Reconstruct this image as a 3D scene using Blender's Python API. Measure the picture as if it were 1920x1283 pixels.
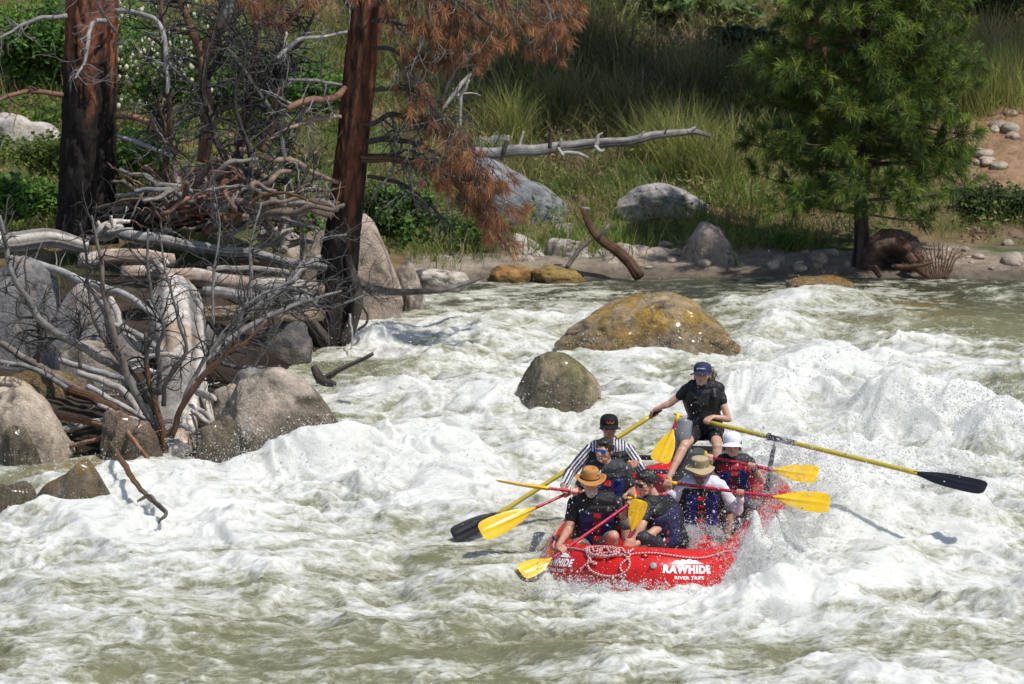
import bpy, math, random
import numpy as np
from mathutils import Vector, Matrix
PI = math.pi
rng = np.random.default_rng(7)
random.seed(7)
for o in list(bpy.data.objects): bpy.data.objects.remove(o)
SC = bpy.context.scene
COL = SC.collection

# ------------------------------------------------------------------ camera, sky, sun, exposure
FPX = 8200.0; CH = 8.1; YH = -550.0
cam_d = bpy.data.cameras.new("camera"); cam = bpy.data.objects.new("camera", cam_d); COL.objects.link(cam)
cam_d.sensor_width = 36.0; cam_d.lens = FPX/1920*36
PITCH = math.atan((641.5-YH)/FPX)
cam.location = (0, 0, CH); cam.rotation_euler = (PI/2-PITCH, 0, 0)
cam_d.clip_start = 0.5; cam_d.clip_end = 2000
cam_d.dof.use_dof = True; cam_d.dof.focus_distance = 42.5; cam_d.dof.aperture_fstop = 6.3
SC.camera = cam
SUN = Vector((0.46, -0.34, 1.0)).normalized()
w = bpy.data.worlds.new("World"); SC.world = w; w.use_nodes = True
nt = w.node_tree; bg = nt.nodes['Background']
sky = nt.nodes.new('ShaderNodeTexSky'); sky.sky_type = 'NISHITA'; sky.sun_disc = False
sky.sun_elevation = math.asin(SUN.z); sky.sun_rotation = math.atan2(SUN.x, SUN.y)
nt.links.new(sky.outputs[0], bg.inputs[0]); bg.inputs[1].default_value = 0.13
sl = bpy.data.lights.new("sun", 'SUN'); sl.energy = 4.0; sl.angle = math.radians(0.53); sl.color = (1.0, 0.955, 0.89)
so = bpy.data.objects.new("sun", sl); COL.objects.link(so); so.rotation_euler = SUN.to_track_quat('Z', 'Y').to_euler()
so.location = (10, -10, 40)
SC.view_settings.view_transform = 'Standard'; SC.view_settings.look = 'None'
SC.view_settings.exposure = 0.0; SC.view_settings.gamma = 1.0

# ------------------------------------------------------------------ photo pixel -> world ray
def ray(px, py):
    cp, sp = math.cos(PITCH), math.sin(PITCH)
    a = (px-960)/FPX; b = (641.5-py)/FPX
    return np.array([a, cp + b*sp, -sp + b*cp])
def at(px, py, Y):
    r = ray(px, py); t = Y/r[1]
    return np.array([r[0]*t, Y, CH + r[2]*t])
def wat(px, py, z=0.0):
    r = ray(px, py); t = (z-CH)/r[2]
    return np.array([r[0]*t, r[1]*t, z])
def mpp(Y): return Y/FPX            # metres per photo pixel at distance Y

# ------------------------------------------------------------------ numpy noise
_p = rng.permutation(256); _p = np.concatenate([_p, _p, _p])
_g = rng.normal(size=(256, 3)); _g /= np.linalg.norm(_g, axis=1)[:, None]
_g3 = [np.ascontiguousarray(_g[:, k].astype(np.float32)) for k in range(3)]
_pp = _p.astype(np.int32)
def perlin(x, y, z=0.0):
    flat = np.ndim(z) == 0
    x = np.asarray(x, np.float32); y = np.asarray(y, np.float32)
    if flat: x = x+np.float32(z*7.31); y = y-np.float32(z*3.17)
    fx = np.floor(x); fy = np.floor(y); xi = fx.astype(np.int32) & 255; yi = fy.astype(np.int32) & 255
    xf = x-fx; yf = y-fy
    u = xf*xf*xf*(xf*(xf*6-15)+10); v = yf*yf*yf*(yf*(yf*6-15)+10)
    pa, pb = _pp[xi], _pp[xi+1]
    if flat:
        def g(p, a, b):
            h = _pp[p+yi+b]; return _g3[0][h]*(xf-a)+_g3[1][h]*(yf-b)
        a00 = g(pa, 0, 0); a10 = g(pa, 0, 1)
        y0 = a00+u*(g(pb, 1, 0)-a00); y1 = a10+u*(g(pb, 1, 1)-a10)
        return (y0+v*(y1-y0))*1.9
    z = np.asarray(z, np.float32); fz = np.floor(z); zi = fz.astype(np.int32) & 255; zf = z-fz
    ww = zf*zf*zf*(zf*(zf*6-15)+10)
    def g(p, a, b, c):
        h = _pp[_pp[p+yi+b]+zi+c]; return _g3[0][h]*(xf-a)+_g3[1][h]*(yf-b)+_g3[2][h]*(zf-c)
    def pl_(c):
        x0 = g(pa, 0, 0, c); x1 = g(pa, 0, 1, c)
        y0 = x0+u*(g(pb, 1, 0, c)-x0); y1 = x1+u*(g(pb, 1, 1, c)-x1)
        return y0+v*(y1-y0)
    r0 = pl_(0); return (r0+ww*(pl_(1)-r0))*1.6
def fbm(x, y, z=0.0, o=4, gain=0.5):
    s = 0; a = 1; t = 0
    for i in range(o):
        s = s + a*perlin(x*2**i+i*17.3, y*2**i-i*9.1, z*2**i+i*5.7); t += a; a *= gain
    return s/t*1.5
def ridge(x, y, z=0.0, o=4, gain=0.5):
    s = 0; a = 1; t = 0
    for i in range(o):
        s = s + a*(1-2*np.abs(perlin(x*2**i+i*11.3, y*2**i-i*4.1, z*2**i+i*3.7))); t += a; a *= gain
    return s/t
def sstep(a, b, x):
    t = np.clip((x-a)/(b-a), 0, 1); return t*t*(3-2*t)
def lerp(a, b, t): return a+(b-a)*t

# ------------------------------------------------------------------ mesh building
class MB:
    """collects pieces, then links them as one mesh object"""
    def __init__(s): s.v = []; s.f4 = []; s.f3 = []; s.c = []; s.n = 0
    def add(s, v, f, col=(1, 1, 1)):
        v = np.asarray(v, float).reshape(-1, 3); f = np.asarray(f, int)
        if f.size:
            (s.f4 if f.shape[1] == 4 else s.f3).append(f + s.n)
        col = np.asarray(col, float)
        if col.ndim == 1: col = np.broadcast_to(col, (len(v), 3))
        s.v.append(v); s.c.append(col); s.n += len(v); return s
    def merge(s, o):
        for f in o.f4: s.f4.append(f+s.n)
        for f in o.f3: s.f3.append(f+s.n)
        s.v += o.v; s.c += o.c; s.n += o.n; return s
    def arrays(s): return np.concatenate(s.v), np.concatenate(s.c)
    def build(s, name, m, parent=None, smooth=True, loc=None):
        v, c = s.arrays()
        off = np.zeros(3)
        if parent is not None:
            off = np.array(parent.matrix_world.translation if False else parent['_o'])
        elif loc is not None: off = np.asarray(loc, float)
        v = v-off
        me = bpy.data.meshes.new(name)
        f4 = np.concatenate(s.f4) if s.f4 else np.zeros((0, 4), int)
        f3 = np.concatenate(s.f3) if s.f3 else np.zeros((0, 3), int)
        me.vertices.add(len(v)); me.vertices.foreach_set('co', v.astype(np.float32).ravel())
        nl = f4.size+f3.size; me.loops.add(nl)
        me.loops.foreach_set('vertex_index', np.concatenate([f4.ravel(), f3.ravel()]).astype(np.int32))
        me.polygons.add(len(f4)+len(f3))
        st = np.concatenate([np.arange(len(f4))*4, len(f4)*4+np.arange(len(f3))*3]).astype(np.int32)
        me.polygons.foreach_set('loop_start', st)
        me.polygons.foreach_set('use_smooth', np.full(len(st), smooth, bool))
        ca = me.color_attributes.new('Col', 'FLOAT_COLOR', 'POINT')
        ca.data.foreach_set('color', np.concatenate([c, np.ones((len(c), 1))], 1).astype(np.float32).ravel())
        me.update(calc_edges=True)
        me.materials.append(m)
        o = bpy.data.objects.new(name, me); COL.objects.link(o)
        o['_o'] = tuple(float(q) for q in off)
        if parent is not None: o.parent = parent
        else: o.location = off
        if parent is not None: o['_o'] = parent['_o']
        return o
def tag(o, label=None, cat=None, group=None, kind=None):
    if label: o['label'] = label
    if cat: o['category'] = cat
    if group: o['group'] = group
    if kind: o['kind'] = kind
    return o
def thing(name, loc, label, cat, group=None):
    o = bpy.data.objects.new(name, None); COL.objects.link(o); o.empty_display_size = 0.2
    o.location = loc; o['_o'] = tuple(float(q) for q in loc)
    return tag(o, label, cat, group)

def frames(P):
    P = np.asarray(P, float); T = np.gradient(P, axis=0); T /= np.linalg.norm(T, axis=1)[:, None]+1e-9
    up = np.array([0.13, 0.21, 1.0]) if abs(T[0, 2]) < .85 else np.array([1.0, 0.2, 0.1])
    N = np.zeros_like(P); n = up-T[0]*up.dot(T[0]); n /= np.linalg.norm(n); N[0] = n
    for i in range(1, len(P)):
        n = N[i-1]-T[i]*N[i-1].dot(T[i]); n /= np.linalg.norm(n)+1e-9; N[i] = n
    return P, T, N, np.cross(T, N)
def tube(P, R, sides=8, cap=True, noise=0.0, nscale=4.0, closed=False):
    """tapered tube along P with radii R -> verts, quads"""
    P, T, N, B = frames(P); R = np.broadcast_to(np.asarray(R, float), (len(P),))
    if cap and not closed:
        P = np.concatenate([P[:1]-T[:1]*R[0]*.25, P, P[-1:]+T[-1:]*R[-1]*.4]); R = np.concatenate([[R[0]*.05], R, [R[-1]*.05]])
        N = np.concatenate([N[:1], N, N[-1:]]); B = np.concatenate([B[:1], B, B[-1:]])
    a = np.linspace(0, 2*PI, sides, endpoint=False)
    V = P[:, None]+R[:, None, None]*(np.cos(a)[None, :, None]*N[:, None]+np.sin(a)[None, :, None]*B[:, None])
    if noise:
        D = V-P[:, None]; n = fbm(V[..., 0]*nscale, V[..., 1]*nscale, V[..., 2]*nscale, 3)
        V = P[:, None]+D*(1+noise*n[..., None])
    n = len(P); i = np.arange(n-1 if not closed else n)[:, None]*sides; j = np.arange(sides)[None]; jn = (j+1) % sides
    i2 = (i+sides) % (n*sides)
    F = np.stack([i+j, i+jn, i2+jn, i2+j], -1).reshape(-1, 4)
    return V.reshape(-1, 3), F
def spline(pts, n):
    """Catmull-Rom through pts (any dimension)"""
    p = np.asarray(pts, float)
    if len(p) == 2: return p[0]+(p[1]-p[0])*np.linspace(0, 1, n)[:, None]
    q = np.concatenate([[2*p[0]-p[1]], p, [2*p[-1]-p[-2]]]); t = np.linspace(0, len(p)-1-1e-6, n)
    i = t.astype(int); f = (t-i)[:, None]; a, b, c, d = q[i], q[i+1], q[i+2], q[i+3]
    return .5*((2*b)+(-a+c)*f+(2*a-5*b+4*c-d)*f*f+(-a+3*b-3*c+d)*f**3)
def icos(sub):
    import bmesh
    bm = bmesh.new(); bmesh.ops.create_icosphere(bm, subdivisions=sub, radius=1)
    v = np.array([q.co[:] for q in bm.verts]); f = np.array([[q.index for q in t.verts] for t in bm.faces]); bm.free(); return v, f
ICO = {k: icos(k) for k in (1, 2, 3, 4, 5, 6)}

# ------------------------------------------------------------------ materials
def nmat(name):
    m = bpy.data.materials.new(name); m.use_nodes = True; n = m.node_tree.nodes; l = m.node_tree.links
    return m, n, l, n['Principled BSDF']
def N(n, t, **k):
    q = n.new(t)
    for a, b in k.items():
        if a.startswith('i_'): q.inputs[a[2:].replace('_', ' ')].default_value = b
        else: setattr(q, a, b)
    return q
def vcmat(name, rough=.8, spec=.3, var=.35, vscale=6, bump=.3, bscale=25, bdist=.02, stretch=None, trans=0, coat=0, sheen=0, tint=(1, 1, 1), rvar=0.0, bdetail=6, speck=0):
    """vertex colour x procedural variation, procedural bump"""
    m, n, l, b = nmat(name)
    vc = N(n, 'ShaderNodeVertexColor', layer_name='Col'); tc = N(n, 'ShaderNodeTexCoord')
    src = tc.outputs['Object']
    if stretch:
        mp = N(n, 'ShaderNodeMapping'); mp.inputs['Scale'].default_value = stretch; l.new(src, mp.inputs[0]); src = mp.outputs[0]
    n1 = N(n, 'ShaderNodeTexNoise', i_Scale=vscale, i_Detail=7.0, i_Roughness=.6); l.new(src, n1.inputs['Vector'])
    mr = N(n, 'ShaderNodeMapRange'); mr.inputs['From Min'].default_value = .3; mr.inputs['From Max'].default_value = .7
    mr.inputs['To Min'].default_value = 1-var; mr.inputs['To Max'].default_value = 1+var; l.new(n1.outputs['Fac'], mr.inputs[0])
    mx = N(n, 'ShaderNodeMix', data_type='RGBA', blend_type='MULTIPLY'); mx.inputs[0].default_value = 1
    l.new(vc.outputs[0], mx.inputs[6])
    cb = N(n, 'ShaderNodeCombineColor')
    for i in range(3):
        mm = N(n, 'ShaderNodeMath', operation='MULTIPLY'); l.new(mr.outputs[0], mm.inputs[0]); mm.inputs[1].default_value = tint[i]; l.new(mm.outputs[0], cb.inputs[i])
    l.new(cb.outputs[0], mx.inputs[7])
    if speck:
        n3 = N(n, 'ShaderNodeTexNoise', i_Scale=70.0, i_Detail=3.0, i_Roughness=.7); l.new(src, n3.inputs['Vector'])
        m3 = N(n, 'ShaderNodeMapRange'); m3.inputs['From Min'].default_value = .35; m3.inputs['From Max'].default_value = .65; m3.inputs['To Min'].default_value = 1-speck; m3.inputs['To Max'].default_value = 1+speck*.7; l.new(n3.outputs['Fac'], m3.inputs[0])
        v3 = N(n, 'ShaderNodeVectorMath', operation='SCALE'); l.new(mx.outputs[2], v3.inputs[0]); l.new(m3.outputs[0], v3.inputs['Scale']); l.new(v3.outputs[0], b.inputs['Base Color'])
    else: l.new(mx.outputs[2], b.inputs['Base Color'])
    b.inputs['Roughness'].default_value = rough; b.inputs['Specular IOR Level'].default_value = spec
    b.inputs['Coat Weight'].default_value = coat; b.inputs['Coat Roughness'].default_value = .15
    if rvar:
        r2 = N(n, 'ShaderNodeMapRange'); r2.inputs['From Min'].default_value = .35; r2.inputs['From Max'].default_value = .65
        r2.inputs['To Min'].default_value = rough-rvar; r2.inputs['To Max'].default_value = rough+rvar; l.new(n1.outputs['Fac'], r2.inputs[0]); l.new(r2.outputs[0], b.inputs['Roughness'])
    if bump:
        n2 = N(n, 'ShaderNodeTexNoise', i_Scale=bscale, i_Detail=float(bdetail), i_Roughness=.65); l.new(src, n2.inputs['Vector'])
        bp = N(n, 'ShaderNodeBump', i_Strength=bump, i_Distance=bdist); l.new(n2.outputs['Fac'], bp.inputs['Height']); l.new(bp.outputs[0], b.inputs['Normal'])
    if trans:
        out = n['Material Output']; tr = N(n, 'ShaderNodeBsdfTranslucent'); l.new(mx.outputs[2], tr.inputs[0])
        ms = N(n, 'ShaderNodeMixShader'); ms.inputs[0].default_value = trans; l.new(b.outputs[0], ms.inputs[1]); l.new(tr.outputs[0], ms.inputs[2]); l.new(ms.outputs[0], out.inputs[0])
    return m
# ================================================================== TERRAIN
SHX = np.array([-80, -12, -7, -5, -3.4, -3.1, -2.95, -2.3, -1.9, -1.5, 0, 4, 8, 80.])
SHY = np.array([44, 46.3, 46.6, 47.0, 47.3, 49.5, 52.5, 55.5, 58.5, 61, 62, 62.2, 61.9, 60.])
def shore_s(X, Y):
    d = np.full(np.shape(X), 1e9)
    for i in range(len(SHX)-1):
        ax, ay, bx, by = SHX[i], SHY[i], SHX[i+1], SHY[i+1]
        t = np.clip(((X-ax)*(bx-ax)+(Y-ay)*(by-ay))/((bx-ax)**2+(by-ay)**2), 0, 1)
        d = np.minimum(d, np.hypot(X-ax-t*(bx-ax), Y-ay-t*(by-ay)))
    return np.where(Y > np.interp(X, SHX, SHY), d, -d)
def zt(X, Y):
    X = np.asarray(X, float); Y = np.asarray(Y, float)
    s = shore_s(X, Y); sp = np.maximum(s, 0)
    wl = lerp(sstep(-1.6, -3.6, X), sstep(0., -8, X), sstep(60, 66, Y))
    left = .085*np.clip(Y-47, 0, 15)*sstep(0, 1.2, sp) + .22*np.maximum(Y-62, 0)
    right = .25*np.maximum(Y-64.4, 0)
    land = .25*(1-np.exp(-sp/.6))+lerp(right, left, wl)+.25*np.maximum(Y-84, 0)
    amp = sstep(.5, 5, sp)
    land = land + amp*.22*fbm(X*.45, Y*.45, 3.1, 3) + sstep(0, 2, sp)*.05*fbm(X*2.1, Y*2.1, 1.1, 3)
    land = land - .02
    bed = np.maximum(-1.4, s*.7) - .05
    z = np.where(s > 0, land, bed)
    near = 6.5*sstep(29, 3, Y)**1.0 - 1.5
    return np.where(Y < 29, np.maximum(z, near), z)
def gnd(px, py):
    """where the photo ray meets the bank"""
    r = ray(px, py); t = 44.0
    ys = np.linspace(44, 130, 1700); P = r[None]*(ys/r[1])[:, None]; z = CH+P[:, 2]
    h = np.maximum(zt(P[:, 0], ys), 0.0)
    k = np.argmax(z < h)
    return np.array([P[k, 0], ys[k], h[k]])
def gridmesh(xs, ys, zf):
    X, Y = np.meshgrid(xs, ys); Z = zf(X, Y); n, m = X.shape
    i = np.arange(n-1)[:, None]*m+np.arange(m-1)[None]
    F = np.stack([i, i+1, i+m+1, i+m], -1).reshape(-1, 4)
    return X, Y, Z, F
gx = np.concatenate([np.linspace(-400, -15, 24)[:-1], np.linspace(-15, 15, 260), np.linspace(15, 400, 24)[1:]])
gy = np.concatenate([np.linspace(-200, 30, 30)[:-1], np.linspace(30, 44, 20)[:-1], np.linspace(44, 84, 330), np.linspace(84, 600, 60)[1:]])
X, Y, Z, F = gridmesh(gx, gy, zt)
c_sand = np.array([.30, .25, .19]); c_dirt = np.array([.17, .12, .085]); c_duff = np.array([.20, .14, .075]); c_green = np.array([.075, .10, .03])
S = shore_s(X, Y)
nn = fbm(X*.9, Y*.9, .4, 4)
wb = sstep(2.2, 1.2, S+.8*nn)*(X > -1.5)
col = lerp(c_duff, c_green, sstep(-.25, .35, fbm(X*.6+9, Y*.6, 2.2, 4))[..., None])
col = lerp(col, c_dirt, sstep(.1, .45, fbm(X*.5, Y*.5+31, 4.2, 4))[..., None]*.8)
bare = sstep(1.6, .6, np.hypot((X-8.4)/1.8, (Y-68.6)/2.6))
col = lerp(col, np.array([.30, .19, .115]), bare[..., None])
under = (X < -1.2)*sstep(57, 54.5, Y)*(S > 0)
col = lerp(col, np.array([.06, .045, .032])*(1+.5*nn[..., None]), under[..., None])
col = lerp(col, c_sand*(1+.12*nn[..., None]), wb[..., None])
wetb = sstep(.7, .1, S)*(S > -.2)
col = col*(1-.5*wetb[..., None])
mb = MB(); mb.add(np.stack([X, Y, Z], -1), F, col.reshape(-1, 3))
M_ground = vcmat('ground_soil', rough=.95, spec=.15, var=.35, vscale=5, bump=.8, bscale=14, bdist=.08)
tag(mb.build('ground', M_ground), kind='structure')

# ================================================================== RAFT PLACE (needed by the water)
RAFT_C = np.array([1.58, 42.0, .03]); RYAW = math.radians(-12.8); RHL, RHW, RTR = 2.0, .865, .275
_ct, _st = math.cos(RYAW), math.sin(RYAW)
RTILT = math.radians(2.2)
def raft_w(x, y, z):
    """raft local (x right, y to the stern, z up) -> world"""
    z2 = z+math.tan(RTILT)*y
    return np.array([RAFT_C[0]+x*_ct-y*_st, RAFT_C[1]+x*_st+y*_ct, RAFT_C[2]+z2])
def raft_l(X, Y):
    dx = X-RAFT_C[0]; dy = Y-RAFT_C[1]; return dx*_ct+dy*_st, -dx*_st+dy*_ct

# ================================================================== WATER
WQ = 1.0
WX0, WX1, WY0, WY1 = -9.2, 9.2, 33.5, 64.0
wx = np.concatenate([np.linspace(-90, WX0, 70)[:-1], np.linspace(WX0, WX1, int(1180*WQ)), np.linspace(WX1, 90, 70)[1:]])
wy = np.concatenate([np.linspace(18, WY0, 90)[:-1], np.linspace(WY0, WY1, int(1330*WQ))])
# authored waves: photo px of the centre line, amplitude, half widths (m), sharpness
def ctr(px, py): return wat(px, py)[:2]
WAVES = [ (1050, 800, .16, .55, .22), (1180, 672, .12, .9, .25), (1745, 775, .12, .5, .2), (150, 975, .12, .5, .2),  # px,py, amp, sx, sy
 (1745, 800, .55, .75, .45), (1860, 830, .38, .5, .5), (1640, 800, .22, .5, .35),
 (1470, 775, .52, .85, .7), (1560, 860, .15, .9, .5),
 (1560, 1010, .30, .55, .5), (1660, 1060, .22, .6, .4), (1790, 1000, .25, .8, .6),
 (1450, 1085, .25, .3, .25), (1520, 1120, .16, .5, .3),
 (560, 880, .30, .9, .32), (400, 890, .10, .7, .25), (760, 850, .26, .7, .5), (180, 1000, .15, .9, .5),
 (870, 760, .26, .7, .6), (1000, 850, .14, .6, .5), (800, 680, .18, .6, .5), (700, 650, .28, .28, .25), (930, 640, .14, .8, .6),
 (1545, 575, .30, .75, .6), (1730, 600, .13, .8, .5), (1850, 560, .16, .6, .4), (1470, 615, .22, .45, .4),
 (100, 915, .12, .7, .5), (1080, 1135, .12, .7, .22), (1280, 1140, .13, .8, .22), (880, 1090, .16, .8, .4),
 (480, 1150, -.10, .9, .5), (330, 1190, .16, .8, .45), (1120, 1240, .14, .7, .5), (700, 1180, .13, .8, .4), (1700, 1180, .16, 1., .5), (900, 970, .16, .7, .5), (150, 1120, .12, .7, .4),
]
# foam cover: + white, - open green water (px, py, value, sx px, sy px)
FOAM = [ (1760, 1040, -.28, 90, 40), (1330, 1165, -.22, 110, 20), (1000, 1200, -.22, 80, 20), (1080, 546, .28, 180, 7), (1350, 562, .28, 120, 9), (1880, 545, .35, 70, 10), (1700, 640, .35, 200, 13), (820, 560, .3, 120, 11), (1150, 690, .2, 150, 12), (1460, 640, .3, 90, 12), (1250, 1000, .2, 200, 60),
 (500, 930, .42, 380, 80), (900, 870, .28, 260, 120), (800, 680, .25, 200, 90), (1650, 850, .30, 260, 150), (1850, 1000, .30, 200, 200),
 (1500, 980, .34, 200, 130), (1250, 1130, .30, 350, 40), (1450, 1150, .30, 250, 60), (100, 1010, .35, 260, 60), (1480, 740, .28, 200, 90),
 (900, 600, .1, 200, 40), (1470, 600, .30, 90, 25), (700, 630, .35, 60, 35), (1250, 680, .15, 250, 30), (1650, 660, .18, 250, 35),
 (1200, 530, -.45, 330, 22), (1860, 590, -.65, 150, 35), (1380, 530, -.25, 140, 25), (760, 580, -.35, 70, 28), (640, 690, -.4, 60, 18), (700, 715, -.3, 70, 22),
 (1900, 750, -.7, 35, 40), (1300, 690, -.3, 60, 14), (1640, 745, -.2, 60, 18), (1780, 680, -.22, 120, 22),
 (420, 1190, -.36, 230, 45), (120, 1215, -.22, 120, 30), (180, 1140, -.25, 150, 25), (800, 1230, -.25, 300, 28), (1300, 1235, -.2, 400, 30), (700, 1130, -.18, 200, 20),
 (1000, 1180, -.15, 200, 30), (1750, 1230, -.22, 250, 40), (300, 1255, -.12, 300, 20), (1050, 1180, .18, 240, 16), (620, 1160, .2, 160, 25), (1500, 1190, .16, 200, 25), (350, 1140, .12, 120, 12), (1200, 600, .05, 100, 20), (100, 875, -.25, 130, 20),
 (1760, 870, -.1, 90, 30), (1100, 790, -.05, 90, 30), (700, 1010, -.1, 150, 20), (400, 1060, -.25, 150, 18), (1000, 560, -.15, 120, 20),
]
def water_fields(X, Y):
    # screen coords of the flat surface, used only to place the authored waves at their world spots
    dep = CH/Y
    U = 960+X/Y*FPX; V = YH+FPX*dep
    turb = np.zeros_like(X); 
    h = np.zeros_like(X)
    for px, py, a, sx, sy in WAVES:
        cx, cy = ctr(px, py)
        wrp = .35*fbm(X*.9+px, Y*.9, 1.7, 2)
        q = ((X-cx)/sx+wrp)**2+((Y-cy)/sy+wrp*.8)**2
        h += a*np.exp(-q); 
    f = .55-.26*sstep(700, 560, V)
    for px, py, a, sx, sy in FOAM:
        f += a*np.exp(-((U-px)/sx)**2-((V-py)/sy)**2)
    pool = sstep(600, 540, V)             # calmer upstream pool under the far bank
    near = 0*V
    big = fbm(X*.33+3, Y*.30, 21, 2)
    turb = np.clip(.35+.9*f, .15, 1.2)*lerp(1, .45, pool)
    wx_ = X+.35*fbm(X*.7, Y*.7, 7.7, 3); wy_ = Y+.5*fbm(X*.7+40, Y*.7, 2.7, 3)
    n1 = ridge(wx_*.55, wy_*.62, .3, 2)          # crested chop
    n2 = fbm(wx_*1.3, wy_*1.7, .9, 3)
    n3 = ridge(wx_*2.6, wy_*3.3, 4.9, 3, .5)
    n4 = fbm(wx_*9, wy_*11, 2.9, 3, .5)
    h += turb*.13*big
    h += turb*(.15*(n1-.35)*lerp(1, .8, pool)+.10*n2+.034*(n3-.35))+turb*.008*n4+.004*n4
    # foam density: cover + crests + streaks drawn out by the current
    ang = .35; xr = X*math.cos(ang)+Y*math.sin(ang); yr = -X*math.sin(ang)+Y*math.cos(ang)
    st = fbm(xr*.9+.5*n2, yr*1.8+.6*n2, 8.1, 5, .6)
    f2 = f+.30*big+.55*st+.55*(n3-.4)*.5+.9*h*sstep(.1, .5, f)
    # keep the river out of the raft and pile it up where it meets the tubes
    lx, ly = raft_l(X, Y)
    sup = (np.abs(lx)/(RHW+.02))**3+(np.abs(ly)/(RHL+.02))**3
    ins = sstep(1.25, .8, sup)
    h = lerp(h, np.minimum(h, -.16), ins)
    ring = np.exp(-((sup**(1/3)-1.22)/.13)**2)
    side = sstep(-.2, .6, lx)*sstep(1.9, -1.0, ly)*sstep(-1.9, -1.2, ly)
    h += ring*(.03+.20*side)*(1+.8*n3)
    dmp = np.exp(-(np.maximum(np.abs(lx)-.75, 0)/.35)**2-(np.maximum(np.abs(ly+3.3)-1.1, 0)/.4)**2)*(1-ins); h = h-dmp*np.maximum(h+.03, 0)*.8+dmp*(.05*(n3-.3)+.03*n2); dm2 = np.exp(-((lx+1.6)/.55)**2-((ly+1.)/1.6)**2)*(1-ins); h = h-dm2*np.maximum(h-.02, 0)*.8
    f2 = np.maximum(f2, ring*.95)
    s = shore_s(X, Y)
    h = h*sstep(1.5, -.6, s)*lerp(1, sstep(.2, -1.6, s), .55)
    return h, f2, U, V, s, n2, st
X, Y = np.meshgrid(wx, wy)
H, FO, U_, V_, S_, n2_, st_ = water_fields(X, Y)
n, m = X.shape; i = np.arange(n-1)[:, None]*m+np.arange(m-1)[None]
keep = (S_[:-1, :-1] < 1.6)
F = np.stack([i, i+1, i+m+1, i+m], -1)[keep]
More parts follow.
